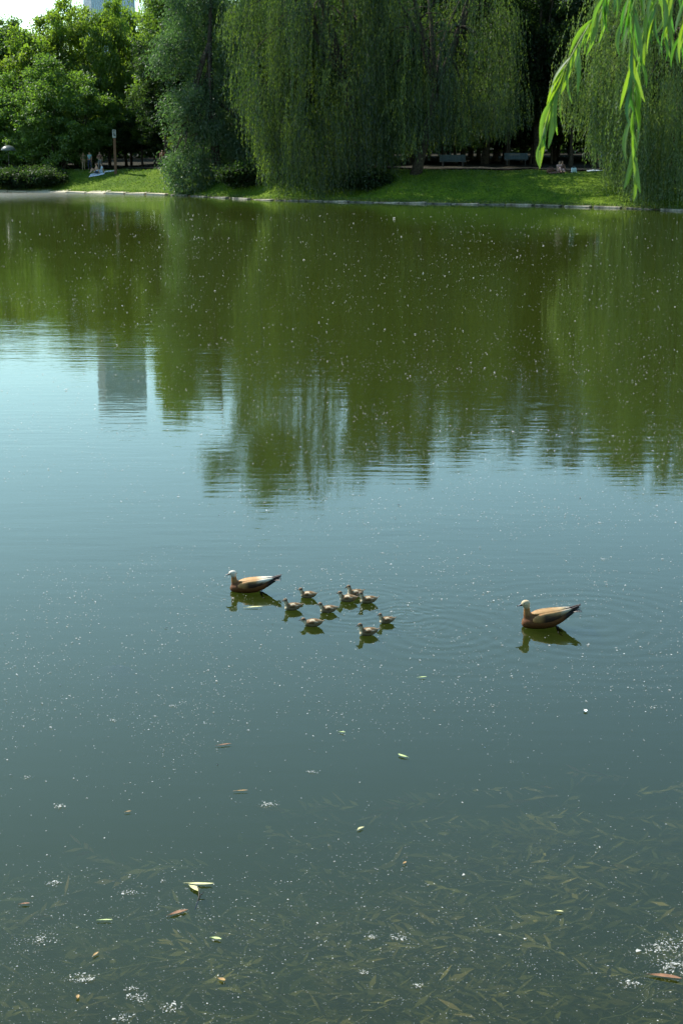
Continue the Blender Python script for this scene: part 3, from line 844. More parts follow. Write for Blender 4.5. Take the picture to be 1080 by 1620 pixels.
def sitting(kn=.42, lean=0.0, ext=0.0):
    return dict(pelvis=(0,.0,.12), neck=(0,.02 + lean,.62), head=(0,-.02 + lean,.80), shoulder_l=(-.18,.02 + lean,.56), elbow_l=(-.26,-.10 + lean,.32), wrist_l=(-.16,-.34,.30),
        shoulder_r=(.18,.02 + lean,.56), elbow_r=(.27,.10 + lean,.30), wrist_r=(.33,.16 + lean,.06), hip_l=(-.10,-.02,.11), knee_l=(-.14,-.40 - ext * .05,kn), ankle_l=(-.14,-.56 - ext,.07), toe_l=(-.15,-.72 - ext,.05),
        hip_r=(.10,-.02,.11), knee_r=(.16,-.42,kn * .7), ankle_r=(.10,-.64 - ext,.06), toe_r=(.11,-.80 - ext,.06))
def cloth(n_, c_): return simple(n_, c_, .8, .12, 6)
C_TEAL = cloth('teal_cloth', (.22,.38,.42)); C_TAN = cloth('tan_cloth', (.34,.26,.17)); C_NAVY = cloth('navy_cloth', (.04,.05,.08)); C_GREY = cloth('grey_cloth', (.16,.16,.16))
C_PINK = cloth('pink_cloth', (.48,.30,.28)); C_LBLUE = cloth('pale_blue_cloth', (.40,.50,.60)); C_WHITE = cloth('white_cloth', (.70,.72,.72)); C_RED = cloth('faded_red_cloth', (.35,.12,.09)); C_BROWN = cloth('brown_cloth', (.14,.07,.05))
def at(px, py, Y): return at_y(px, py, Y).x
person(at(132, 250, 156), 156, .5, standing(.05), C_TAN, C_TAN, M_HAIRB, 'standing person in tan, leftmost of the group in the shade by the bush', .9)
person(at(142, 250, 155), 155, -.4, standing(.08, .12), C_TEAL, C_NAVY, M_HAIRD, 'standing person in a teal shirt, second in the shaded group by the bush')
person(at(158, 250, 154.5), 154.5, .2, standing(0, .2), C_BROWN, C_GREY, M_HAIRB, 'standing person in brown, behind the couple on the picnic blanket')
YB = 151.5
zB = bank_z(at(158, 262, YB), YB) + .09
person(at(152.5, 262, YB), YB, -1.1, sitting(.45), C_WHITE, C_NAVY, M_HAIRB, 'bare-backed sunbather sitting on the left of the pale picnic blanket', bare_torso=True, shorts=True, z=zB)
person(at(160, 262, YB), YB + .15, -1.3, sitting(.35, .05, .15), C_LBLUE, C_LBLUE, M_HAIRD, 'person in pale blue sitting on the right of the pale picnic blanket', longhair=True, z=zB)
person(at(257, 250, 155), 155, .3, standing(.06), C_RED, C_NAVY, M_HAIRD, 'standing person in faded red beside the bare trunk right of the sunlit lawn')
YS = shore(at(885, 270, 130)) + 9.0
zS = bank_z(at(885, 270, YS), YS) + .03
person(at(884, 268, YS), YS, .35, sitting(.38), C_PINK, C_PINK, M_HAIRD, 'person in pale pink sitting at the crest of the right lawn', longhair=True, z=zS)
person(at(889.5, 268, YS), YS + .35, .1, sitting(.5, .03), C_BROWN, C_BROWN, M_HAIRB, 'person in brown sitting close behind the one in pink on the right lawn', z=zS)
person(at(951, 245, 131), 131, 2.9, standing(.05), C_LBLUE, C_NAVY, M_HAIRD, 'person in a pale blue shirt standing behind the hem of the right-hand willow')
person(at(476, 262, 142), 142.1, 3.0, sitting(.1), C_GREY, C_NAVY, M_HAIRD, 'dim figure sitting on the white low bench behind the middle willow', z=bank_z(at(476, 262, 142), 142) + .45)

def blanket(px, py, Y, w_, d_, m, lab):
    X = at(px, py, Y); n_ = 9
    vs = []
    for j in range(n_):
        for i in range(n_):
            x = X + (i / (n_-1) - .5) * w_; y = Y + (j / (n_-1) - .5) * d_
            vs.append((x, y, bank_z(x, y) + .07 + .03 * mnoise.noise(Vector((x * 3, y * 3, 0)))))
    fs = [(j*n_+i, j*n_+i+1, (j+1)*n_+i+1, (j+1)*n_+i) for j in range(n_-1) for i in range(n_-1)]
    o = MB().add(vs, fs).build('blanket', m, None, True); o.modifiers.new('s', 'SOLIDIFY').thickness = .02
    tag(o, lab, 'blanket')
blanket(154, 267, YB - .1, 1.5, 1.1, cloth('bluish_blanket', (.50,.56,.66)), 'pale bluish picnic blanket under the seated couple on the left lawn')
blanket(176, 266, YB + 1.2, 1.2, 1.2, C_WHITE, 'small white blanket lying at the foot of the sign post')
blanket(944, 271, YS + .6, 1.6, 1.0, cloth('grey_blanket', (.42,.48,.50)), 'grey-white blanket lying at the crest of the right lawn near the willow')
blanket(884, 273, YS - .1, 1.8, 1.2, C_BROWN, 'dark blanket under the seated pair on the right lawn')
def bag(px, Y, m, w_, h_, lab, mh):
    X = at(px, 268, Y)
    root = tag(empty('bag', (X, Y, bank_z(X, Y) + .02), .3), lab, 'bag')
    b = bmesh.new(); bmesh.ops.create_cube(b, size=1)
    bmesh.ops.subdivide_edges(b, edges=b.edges[:], cuts=2, use_grid_fill=True)
    for v in b.verts:
        t = 1 - .25 * (v.co.z + .5); v.co = Vector((v.co.x * w_ * t, v.co.y * .28 * t, (v.co.z + .5) * h_)) + Vector([rnd.uniform(-.015, .015) for _ in range(3)])
    me = bpy.data.meshes.new('sack'); b.to_mesh(me); b.free(); me.materials.append(m); smooth(me)
    link(bpy.data.objects.new('sack', me), root)
    MB().tube([(-w_ * .25, 0, h_ * .9), (-w_ * .2, 0, h_ * 1.3), (w_ * .2, 0, h_ * 1.3), (w_ * .25, 0, h_ * .9)], .015, 5).build('handle', mh, root)
bag(907, YS + .1, cloth('pale_teal_canvas', (.48,.62,.62)), .46, .40, 'pale teal canvas bag standing right of the seated pair', C_GREY)
bag(870, YS + .1, C_BROWN, .62, .34, 'dark brown bag slumped left of the seated pair', C_BROWN)

# ================================================================== WATERFOWL
def attr_mat(name, rough=.6, sheen=0):
    m, t, b = mat(name)
    a = N(t, 'ShaderNodeAttribute', attribute_name='plumage')
    tc = N(t, 'ShaderNodeTexCoord'); nz = N(t, 'ShaderNodeTexNoise'); nz.inputs['Scale'].default_value = 90; nz.inputs['Detail'].default_value = 3
    mp = N(t, 'ShaderNodeMapping'); mp.inputs['Scale'].default_value = (.35, 1, 1)
    t.links.new(tc.outputs['Object'], mp.inputs[0]); t.links.new(mp.outputs[0], nz.inputs['Vector'])
    mr = N(t, 'ShaderNodeMapRange'); mr.inputs['From Min'].default_value = .3; mr.inputs['From Max'].default_value = .7; mr.inputs['To Min'].default_value = .78; mr.inputs['To Max'].default_value = 1.1
    t.links.new(nz.outputs[0], mr.inputs['Value'])
    mx = N(t, 'ShaderNodeVectorMath', operation='SCALE'); t.links.new(a.outputs['Color'], mx.inputs[0]); t.links.new(mr.outputs[0], mx.inputs['Scale'])
    t.links.new(mx.outputs[0], b.inputs['Base Color']); b.inputs['Roughness'].default_value = rough; b.inputs['Specular IOR Level'].default_value = .25
    bp = N(t, 'ShaderNodeBump'); bp.inputs['Strength'].default_value = .4; bp.inputs['Distance'].default_value = .004
    t.links.new(nz.outputs[0], bp.inputs['Height']); t.links.new(bp.outputs[0], b.inputs['Normal'])
    return m
M_PLUM = attr_mat('plumage')
M_BILL = simple('black_bill', (.012,.012,.014), .35, .1, 30)
def remeshed(mb, vox, colf, name, sm=6):
    me = mb.mesh('tmp'); o = bpy.data.objects.new('tmp', me); COL.objects.link(o)
    r = o.modifiers.new('r', 'REMESH'); r.mode = 'VOXEL'; r.voxel_size = vox; r.use_smooth_shade = True
    s_ = o.modifiers.new('s', 'SMOOTH'); s_.factor = .5; s_.iterations = sm
    dg = bpy.context.evaluated_depsgraph_get(); dg.update()
    me2 = bpy.data.meshes.new_from_object(o.evaluated_get(dg)); me2.name = name
    bpy.data.objects.remove(o)
    co = np.zeros(len(me2.vertices) * 3); me2.vertices.foreach_get('co', co); co = co.reshape(-1, 3)
    c_ = np.ones((len(co), 4)); c_[:, :3] = colf(co)
    a = me2.color_attributes.new('plumage', 'FLOAT_COLOR', 'POINT'); a.data.foreach_set('color', c_.astype(np.float32).ravel())
    me2.materials.clear(); me2.materials.append(M_PLUM); smooth(me2)
    return me2
def colored(mb, colf, name):
    me = mb.mesh(name, M_PLUM, True)
    co = np.array([v.co[:] for v in me.vertices]); c_ = np.ones((len(co), 4)); c_[:, :3] = colf(co)
    a = me.color_attributes.new('plumage', 'FLOAT_COLOR', 'POINT'); a.data.foreach_set('color', c_.astype(np.float32).ravel()); return me
def ss(a, b, x): t = np.clip((x - a) / (b - a), 0, 1); return (t * t * (3 - 2 * t))[:, None]
def blob(m, c_, r, n=10):
    st = []
    for i in range(n):
        a = -math.pi / 2 + math.pi * (i + .5) / n
        st.append((c_[0] + r[0] * math.sin(a), c_[2], r[2] * math.cos(a), r[1] * math.cos(a), c_[1]))
    m.rings(st, 14)
def shelduck(loc, rz, label, head_col, back_col, white_patch, seed, scl=1.0, zs=.97):
    root = tag(empty('shelduck', loc, rz), label, 'duck'); root.scale = (scl, scl * .9, scl * zs)
    m = MB()
    m.rings([(.622,.030,.022,.026),(.61,.035,.045,.050),(.585,.038,.060,.070),(.54,.045,.078,.090),(.47,.050,.092,.106),(.38,.058,.100,.114),(.28,.070,.098,.106),(.20,.092,.080,.086),(.13,.120,.055,.060),(.07,.145,.030,.045),(.035,.158,.016,.035)], 20)
    m.tube([(.535,0,.05),(.553,0,.10),(.566,0,.145),(.572,0,.185),(.574,0,.222),(.578,0,.25)], [.070,.056,.042,.0345,.033,.034], 14)
    blob(m, (.585, 0, .260), (.052, .037, .042))
    blob(m, (.612, 0, .251), (.028, .022, .022))
    rng = np.random.default_rng(seed)
    def col(co):
        x, z = co[:, 0], co[:, 2]
        body = np.array([.125, .046, .013]); dk_ = np.array([.016,.014,.014]); neck = np.array([.28,.13,.04])  # body darker than the back: chest and flank shade put into the plumage
        c_ = np.tile(body, (len(co), 1))
        nk = ss(.10, .17, z) * ss(.49, .52, x); c_ = c_ * (1 - nk) + neck * nk
        hd = ss(.195, .245, z) * ss(.49, .52, x); c_ = c_ * (1 - hd) + np.array(head_col) * hd
        rp = ss(.19, .13, x); c_ = c_ * (1 - rp) + dk_ * rp
        c_ *= (1 + rng.normal(0, .06, len(co)))[:, None]
        return np.clip(c_, 0, 1)
    link(bpy.data.objects.new('body', remeshed(m, .0085, col, 'body', 5)), root)
    MB().rings([(.622,.249,.018,.017),(.640,.243,.013,.014),(.655,.237,.008,.013),(.672,.232,.005,.012),(.678,.231,.003,.006)], 10).build('bill', M_BILL, root, True)
    for s in (-1, 1):
        mb = MB(); blob(mb, (.604, s * .0295, .266), (.007, .004, .007), 6); mb.build('eye', M_BILL, root, True)
    def wcol(co):
        x, z = co[:, 0], co[:, 2]
        c_ = np.tile(np.array(back_col), (len(co), 1))
        wp = ss(.30, .20, x) * ss(.145, .165, z) if white_patch else ss(.24, .12, x) * ss(.15, .175, z) * .6
        c_ = c_ * (1 - wp) + np.array([.72,.68,.58]) * wp
        lo = ss(.162, .128, z) * ss(.48, .40, x); c_ = c_ * (1 - lo) + np.array([.035,.020,.014]) * lo  # dark lower feathers, with flank shade put into the wing colour
        fr = ss(.40, .50, x); c_ = c_ * (1 - fr) + np.array([.45,.22,.08]) * fr
        return c_
    for s in (-1, 1):
        m = MB()
        m.rings([(.52,.085,.014,.008,s*.090),(.50,.090,.034,.018,s*.093),(.45,.098,.052,.026,s*.095),(.38,.106,.060,.030,s*.094),(.30,.117,.058,.030,s*.088),(.22,.137,.046,.027,s*.073),(.15,.162,.028,.020,s*.052),(.10,.180,.014,.012,s*.036),(.075,.188,.006,.006,s*.030)], 14)
        wg = link(bpy.data.objects.new('wing', colored(m, wcol, 'wing')), root)
        pr = MB()
        for q in range(4):
            pr.rings([(.17,.158-.006*q,.006,.014,s*(.050-.004*q)),(.08,.192-.008*q,.005,.013,s*(.030-.005*q)),(.02 - .012*(3-q),.226-.013*q,.003,.009,s*(.014+.006*q)),(.005 - .012*(3-q),.236-.013*q,.001,.003,s*(.012+.008*q))], 8)
        pr.build('flight_feathers', simple('black_brown_feather', (.045,.030,.026), .5, .3, 30), wg, True)
    # saddle of scapular feathers over the back
    m = MB(); m.rings([(.51,.135,.010,.020),(.48,.140,.020,.055),(.40,.150,.024,.078),(.30,.162,.024,.074),(.20,.178,.018,.052),(.14,.190,.008,.026)], 14)
    link(bpy.data.objects.new('back_feathers', colored(m, lambda co: np.array(back_col) * (1 - ss(.30, .16, co[:, 0])) + np.array([.70,.62,.46] if white_patch else [.42,.31,.17]) * ss(.30, .16, co[:, 0]), 'back_feathers')), root)
    m = MB()
    for q in range(7):
        a = (q - 3) * .16
        m.rings([(.10,.145,.008,.016,a*.05),(.04,.168,.005,.017,a*.16),(-.005,.188-abs(a)*.02,.003,.013,a*.26),(-.022,.196-abs(a)*.03,.001,.004,a*.30)], 8)
    m.build('tail', M_BILL, root, True)
    m = MB()
    m.tube([(.24,-.05,-.01),(.20,-.055,-.07),(.15,-.06,-.11)], [.016,.012,.010], 6); m.tube([(.24,.05,-.01),(.22,.055,-.08),(.18,.06,-.12)], [.016,.012,.010], 6)
    m.build('legs', M_BILL, root, True)
    return root
# both swim to the left of the picture
pL = ground(401, 935); pR = ground(869, 990)
def place(p, rz, half=.31): 
    c_, s_ = math.cos(rz), math.sin(rz)
    return (p.x - c_ * half, p.y - s_ * half, .012)
rzL, rzR = math.radians(182), math.radians(186)
shelduck(place(pL, rzL), rzL, 'orange shelduck with a white head leading the brood, on the left', (.66,.60,.50), (.44,.25,.10), True, 1, .94, .86)
shelduck(place(pR, rzR), rzR, 'orange shelduck with a buff head swimming alone behind the brood, on the right', (.58,.45,.28), (.34,.20,.08), False, 2)

def duckling_meshes(head_dz, head_dx, turn):
    m = MB()
    m.rings([(.172,.012,.010,.012),(.165,.016,.022,.026),(.145,.020,.032,.036),(.11,.024,.040,.043),(.07,.026,.040,.042),(.035,.030,.030,.032),(.012,.036,.016,.018),(.0,.040,.006,.008)], 14)
    hx, hz = .168 + head_dx, .088 + head_dz
    m.tube([(.140,0,.022),(.152 + head_dx*.4,0,.045 + head_dz*.4),(hx - .006, turn*.004, hz - .015)], [.030,.022,.019], 10)
    blob(m, (hx, turn * .006, hz), (.024, .019, .020))
    def col(co):
        x, y, z = co[:, 0], co[:, 1], co[:, 2]
        br = np.array([.19, .110, .046]); wh = np.array([.58,.48,.32]); c_ = np.tile(br, (len(co), 1))
        sp = ss(.012, .006, np.abs(np.hypot(x - .095, (z - .045) * 1.4) - .018)) * (np.abs(y) > .012)[:, None]
        c_ = c_ * (1 - sp) + wh * sp
        f = ss(.035, .015, z); c_ = c_ * (1 - f) + np.array([.20,.15,.09]) * f
        fr = ss(.148, .165, x) * ss(hz + .004, hz - .008, z); c_ = c_ * (1 - fr) + wh * fr
        rp = ss(.05, .03, x) * ss(.03, .05, z); c_ = c_ * (1 - rp * .7) + np.array([.30,.22,.13]) * rp * .7
        hd = ss(hz - .012, hz + .002, z) * ss(hx - .04, hx - .02, x); c_ = c_ * (1 - hd) + np.array([.10,.065,.04]) * hd
        ck = ss(.012, .008, np.hypot(x - hx - .012, z - hz + .006)) ; c_ = c_ * (1 - ck) + wh * ck
        cap = ss(hz + .012, hz + .018, z); c_ = c_ * (1 - cap) + np.array([.25,.16,.085]) * cap
        return c_
    body = remeshed(m, .0042, col, 'body', 3)
    bill = MB().rings([(hx + .020, hz - .003, .007, .007, turn*.006), (hx + .032, hz - .007, .004, .0065, turn*.009), (hx + .042, hz - .009, .002, .004, turn*.012)], 8).mesh('bill', M_BILL, True)
    ey = []
    for s in (-1, 1):
        mb = MB(); blob(mb, (hx + .010, turn*.006 + s * .0165, hz + .004), (.0035, .0025, .0035), 5); ey.append(mb.mesh('eye', M_BILL, True))
    wm = []
    for s in (-1, 1):
        mb = MB(); mb.rings([(.135,.034,.004,.004,s*.036),(.115,.038,.014,.007,s*.041),(.085,.040,.015,.007,s*.042),(.055,.042,.008,.005,s*.038),(.042,.043,.003,.003,s*.034)], 8)
        wm.append(colored(mb, lambda co: np.array([.15,.085,.036]) * (1 - ss(.07, .055, co[:, 0])) + np.array([.42,.34,.24]) * ss(.07, .055, co[:, 0]), 'wing'))
    mb = MB().rings([(.012,.040,.006,.012),(-.008,.050,.003,.009),(-.018,.054,.001,.003)], 8)
    tl = colored(mb, lambda co: np.tile(np.array([.12,.08,.045]), (len(co), 1)), 'tail')
    return [('body', body), ('bill', bill), ('eye', ey[0]), ('eye', ey[1]), ('wing', wm[0]), ('wing', wm[1]), ('tail', tl)]
DM = {'up': duckling_meshes(.004, .0, 0), 'mid': duckling_meshes(-.010, .006, 0), 'low': duckling_meshes(-.034, .014, 0), 'away': duckling_meshes(.010, -.012, -2)}
for px, py, deg, kind, lab, sc_ in (
    (489, 946, 168, 'mid', 'duckling farthest back on the left, just behind the leading adult tail', 1.0),
    (465, 965, 190, 'up', 'duckling swimming first, nearest to the leading adult', 1.05),
    (521, 969, 186, 'mid', 'duckling in the middle of the brood, alone between the two clusters', 1.03),
    (497, 991, 176, 'low', 'duckling with its bill lowered to the water, front left of the brood', 1.08),
    (552, 952, 172, 'mid', 'duckling left in the tight trio at the back of the brood', 1.05),
    (563, 944, 205, 'away', 'duckling at the very back of the trio, dark head turned away', 1.08),
    (584, 954, 188, 'up', 'duckling right in the tight trio at the back of the brood', 1.05),
    (613, 986, 196, 'up', 'duckling at the right end of the brood, last in line', .92),
    (584, 1005, 193, 'up', 'duckling nearest the viewer, at the front right of the brood', 1.08)):
    p = ground(px, py); rz = math.radians(deg)
    root = tag(empty('duckling', place(p, rz, .09 * sc_), rz), lab, 'duckling', 'ducklings of the shelduck brood')
    root.scale = (sc_ * 1.1,) * 3
    for nm, me in DM[kind]: link(bpy.data.objects.new(nm, me), root)

# ================================================================== ON THE WATER
M_FLUFF = leafmat('poplar_fluff', (.72,.73,.68), (.72,.72,.68), (.72,.73,.7), (.7,.7,.7), gloss=.0, mix=.45)
def flakes(pts, size, rng, k=6, z0=.003):
    """little tufts: each an uneven tilted flake touching the water"""
    n_ = len(pts); a = np.linspace(0, 6.283, k, endpoint=False)[None, :] + rng.random((n_, 1)) * 6
    r = size[:, None] * rng.uniform(.5, 1.0, (n_, k))
    u = unit(np.stack([rng.normal(size=n_), rng.normal(size=n_) * .6, rng.normal(size=n_) * .35], 1)); v = unit(np.cross(u, rng.normal(size=(n_, 3)) + np.array([0, 2.2, 0])))
    q = u[:, None, :] * (r * np.cos(a))[..., None] + v[:, None, :] * (r * np.sin(a))[..., None] * .75
    q[..., 2] = np.abs(q[..., 2]) + z0
    q[..., 0] += pts[:, :1]; q[..., 1] += pts[:, 1:2]
    return q
def on_water(px, py):
    dx = (px - 540) / F; dy = (810 - py) / F
    t = -CAM_H / (-sp + dy * cp); return np.stack([dx * t, (cp + dy * sp) * t], 1)
def fluff():
    rng = np.random.default_rng(5); V = []
    # density falls off with distance the way drifting fluff spreads; patchy
    n_ = 80000
    px = rng.uniform(-260, 1340, n_); py = rng.uniform(335, 1780, n_) ** 1.0
    p = on_water(px, py)
    dn = np.array([mnoise.noise(Vector((a * .12, b * .30, 3))) + .6 * mnoise.noise(Vector((a * 1.1, b * .8, 9))) for a, b in p])
    keep = rng.random(n_) < np.clip(.56 + 1.4 * dn, .08, 1)
    p = p[keep]; rg = np.hypot(p[:, 0], p[:, 1])
    s_ = rng.lognormal(-.05, .42, len(p)) * np.interp(rg, [8, 17, 40, 100], [.0032, .0072, .0125, .025])
    V.append(flakes(p, s_, rng))
    # clumps in the foreground
    for cx, cy, r_, m_ in ((128,1550,.10,26),(222,1580,.10,30),(270,1595,.09,26),(60,1488,.12,26),(425,1274,.08,22),(86,1398,.07,16),(205,1414,.07,16),(95,1277,.06,14),(290,1443,.05,14),(630,1485,.07,22),(588,1483,.05,12),(1058,1500,.22,90),(1065,1530,.14,50),(1000,1558,.10,24),(660,1560,.05,10),(575,1540,.05,10),(340,1488,.03,6),(205,1565,.05,10),(145,1550,.05,12),(195,1612,.09,20),(45,1230,.05,8),(495,1222,.05,8),(180,1140,.05,8),(700,905,.06,6),(955,885,.08,7),(780,1118,.05,6),(1030,1120,.1,8),(275,1118,.05,8)):
        g = ground(cx, cy); m_ *= 3; q = np.stack([g.x + rng.normal(0, r_ * .42, m_), g.y + rng.normal(0, r_ * .30, m_)], 1)
        m_ = len(q); V.append(flakes(q, rng.lognormal(0, .4, m_) * .0062, rng, z0=.006))
    V = np.concatenate(V)
    me = quads_mesh('floating_fluff', V, None, M_FLUFF, k=6)
    tag(link(bpy.data.objects.new('floating_fluff', me)), 'white poplar fluff drifting in specks and clumps over the pond', 'fluff', kind='stuff')
fluff()

def blade(L_, W_, curl, m, name='blade', n_=6, lift=.0, fold=.15):
    mb = MB(); vs, fs = [], []
    for i in range(n_ + 1):
        t = i / n_; w_ = W_ * (math.sin(math.pi * min(t * .95 + .03, 1)) ** .8) * .5
        x = L_ * t; y = curl * math.sin(math.pi * t * .9) * L_; z = lift * t * t * L_
        vs += [(x, y - w_, z + w_ * fold), (x, y, z), (x, y + w_, z + w_ * fold)]
    for i in range(n_):
        a = i * 3; fs += [(a, a+3, a+4, a+1), (a+1, a+4, a+5, a+2)]
    return mb.add(vs, fs).mesh(name, m, True)
M_LY = simple('yellowed_leaf', (.58,.55,.26), .45, .15, 20, .2)
M_LG = simple('pale_green_leaf', (.42,.50,.20), .45, .15, 20, .2)
M_LB = simple('brown_leaf', (.20,.10,.05), .6, .3, 20, .2)
M_LO = simple('orange_leaf', (.36,.22,.08), .5, .3, 20, .2)
def floating(px, py, L_, W_, deg, m, lab, curl=.05):
    g = ground(px, py); r_ = math.radians(deg)
    root = tag(empty('floating_leaf', (g.x - math.cos(r_) * L_ / 2, g.y - math.sin(r_) * L_ / 2, .012), r_), lab, 'leaf')
    link(bpy.data.objects.new('blade', blade(L_, W_, curl, m, lift=.03)), root)
    MB().tube([(-L_ * .12, 0, -.003), (0, 0, .001), (L_ * .9, 0, .0)], [.0016, .0016, .0006], 5).build('stalk', m, root)
floating(317, 1400, .195, .030, -4, M_LY, 'long pale yellow leaf lying crosswise over a thin twig', -.03)
floating(308, 1408, .125, .045, -52, M_LY, 'short broad cream leaf beside the long pale yellow one')
floating(283, 1446, .14, .035, 28, M_LB, 'reddish brown leaf with fluff caught on it, below the crossed pale leaves')
floating(571, 1313, .07, .020, 40, M_LY, 'small curled yellow leaf on open water, right of centre', .2)
floating(355, 1180, .13, .020, 15, M_LB, 'slim rusty leaf floating alone above the crossed pale leaves')
floating(541, 1160, .06, .018, -10, M_LG, 'small green-yellow leaf floating below the brood')
floating(637, 1197, .10, .030, 140, M_LG, 'pale green leaf tilted on the water below and right of the brood', .1)
floating(926, 1126, .055, .035, 80, M_WHITE, 'small white petal-like leaf below the right-hand shelduck')
floating(152, 1512, .06, .016, 60, M_LO, 'tiny orange leaf near the bottom left fluff clumps')
floating(351, 1552, .055, .028, -35, M_LO, 'rounded orange-yellow leaf near the bottom, left of centre')
floating(124, 1579, .04, .022, 90, M_LO, 'tiny yellow-orange leaf at the bottom left')
floating(342, 1487, .075, .026, -20, M_LG, 'pale green leaf tip below the crossed pale leaves')
floating(168, 1458, .09, .014, -2, M_LG, 'slim light green leaf at lower left')
floating(1052, 1548, .20, .040, -18, M_LB, 'large pinkish brown leaf at the lower right edge beside the foam mat')
floating(884, 1444, .055, .016, -12, M_LY, 'small cream leaf at lower right over the pondweed')
floating(40, 1432, .07, .020, 8, M_LB, 'rusty leaf fragment at the left, above the large fluff clump')
floating(382, 1253, .11, .012, 4, M_LO, 'slim tan leaf lying level below the centre of the pond')
floating(203, 1286, .05, .014, 20, M_LO, 'small orange leaf at left among scattered fluff')
floating(640, 1367, .04, .018, 50, M_LO, 'tiny pinkish leaf over the pondweed near the centre')
floating(402, 962, .20, .030, 8, M_LY, 'pale leaf floating just below the leading shelduck', .03)
floating(668, 1073, .09, .018, 10, M_LG, 'yellowish leaf below and right of the ducklings')
floating(160, 1458, .05, .01, 5, M_LG, 'short green leaf scrap touching the slim light green leaf at lower left')
def mound():  # made-up hump, added to give a dark patch in the water
    g_ = ground(185, 1072, -.25); vs, fs = [], []
    for i in range(9):
        for j in range(20):
            a = j / 20 * 6.283; r = (i + .3) / 8.3
            vs.append((g_.x + .72 * r * math.cos(a) * (1 + .15 * math.sin(3 * a)), g_.y + .62 * r * math.sin(a), -.13 - .62 * r ** 1.7 + .02 * math.sin(5 * a + i)))
    for i in range(8):
        for j in range(20): fs.append((i*20+j, (i+1)*20+j, (i+1)*20+(j+1) % 20, i*20+(j+1) % 20))
    fs.append(tuple(range(20)))
    tag(MB().add(vs, fs).build('sunken_hump', simple('dark_hump', (.02,.03,.035), .9, .3, 5), None, True), 'made-up dark hump standing in for a dark patch under the water at left, below the leading adult', 'added_hump')
mound()
g = ground(312, 1415)
tw = MB().tube([(g.x - .012, g.y + .09, .03), (g.x + .012, g.y + .01, .034), (g.x + .02, g.y - .05, .010), (g.x + .0, g.y - .16, -.03)], [.004, .0055, .006, .004], 6)
tw.tube([(g.x + .02, g.y - .05, .012), (g.x + .05, g.y - .02, .03)], [.004, .002], 5)
tag(tw.build('twig', simple('dark_twig', (.03,.028,.02), .7, .2, 30), None, True), 'thin dark twig poking up through the water at the crossed pale leaves', 'twig')

# ================================================================== PONDWEED under the surface
M_WEED = leafmat('pondweed_leaf', (.08,.07,.018), (.46,.34,.10), (.08,.07,.015), (.42,.33,.09), gloss=.0, mix=.35)
M_STEM = simple('pondweed_stem', (.24,.20,.07), .8, .2, 20)
def tinted(me, v):
    a = me.attributes.new('tint', 'FLOAT', 'POINT'); a.data.foreach_set('value', [v] * len(me.vertices)); return me
weed_leaves = [tinted(blade(rnd.uniform(.11, .20), rnd.uniform(.022, .045), rnd.uniform(-.14, .14), M_WEED, 'leaf', 6, rnd.uniform(-.2, .15), .25), i / 7) for i in range(8)]
stems = []
for v in range(4):
    pts = [(0, 0, -1.3)]; x = y = 0
    for i in range(9):
        pts.append((x, y, -1.3 + 1.3 * min(1, (i + 1) / 3.4) ** .7)); x += rnd.uniform(.08, .15); y += rnd.uniform(-.05, .05)
    stems.append((pts, MB().tube(pts, [.005] * 10, 5).mesh('stem', M_STEM, True)))
weedspots = []
wr = random.Random(99)
def weedy(px, py):
    # where the photograph shows weed: a broad bed low and right, sparse strands left
    right = max(0, min(1, (px - 430) / 250)) * max(0, min(1, (py - 1195) / 90))
    mid = max(0, 1 - abs(px - 500) / 230) * max(0, 1 - abs(py - 1420) / 70) * 1.2
    left = .5 * max(0, min(1, (py - 1300) / 200))
    low = .9 * max(0, min(1, (py - 1500) / 90)) * max(0, min(1, (px - 120) / 350))
    return max(right, mid, left, low)
while len(weedspots) < 120:
    px, py = wr.uniform(-80, 1200), wr.uniform(1200, 1680)
    if wr.random() < weedy(px, py) * (.30 + 1.7 * mnoise.noise(Vector((px * .007, py * .012, 2)))): weedspots.append((px, py))
for i, (px, py) in enumerate(weedspots):
    g = ground(px, py); pts, sm_ = stems[i % 4]
    dep = -wr.uniform(.18, .5)
    root = tag(empty('pondweed', (g.x - .3, g.y, dep), wr.choice((0, 3.14)) + wr.uniform(-.9, .9)), 'olive pondweed plant trailing under the water in the foreground', 'water plant', 'pondweed plants under the surface')
    link(bpy.data.objects.new('stem', sm_), root)
    for j in range(3, 10):
        for s in (0, 1):
            if wr.random() < .22: continue
            o = link(bpy.data.objects.new('leaf', wr.choice(weed_leaves)), root)
            o.location = pts[j]; o.rotation_euler = (wr.uniform(-.7, .7), wr.uniform(-.35, .35), (-1 if s else 1) * wr.uniform(.2, 1.0)); o.scale = (wr.uniform(.7, 1.15),) * 3
# deeper tangle nobody could count
wn = 10500
wpx = RNG.uniform(-160, 1260, wn); wpy = RNG.uniform(1190, 1780, wn)
kp = np.array([rnd.random() < .06 + weedy(a, b) * (.30 + 2.4 * mnoise.noise(Vector((a * .007, b * .012, 2)))) if b > 1290 or a > 500 else rnd.random() < weedy(a, b) * .5 for a, b in zip(wpx, wpy)])
p = on_water(wpx[kp], wpy[kp]); m_ = len(p); K = 15
hd = RNG.uniform(-.5, .5, m_) + np.where(RNG.random(m_) < .5, 0, math.pi); dp = -RNG.uniform(.21, .68, m_)
tt = (np.arange(K)[None, :] + .5) / K * RNG.uniform(.35, .8, (m_, 1))
cv = RNG.normal(0, .5, (m_, 1))
ang = hd[:, None] + cv * tt
cx = p[:, :1] + tt * np.cos(ang); cyy = p[:, 1:2] + tt * np.sin(ang); cz = dp[:, None] + tt * RNG.uniform(-.25, .2, (m_, 1))
la = ang + np.where(np.arange(K) % 2, 1, -1)[None, :] * RNG.uniform(.25, .8, (m_, K))
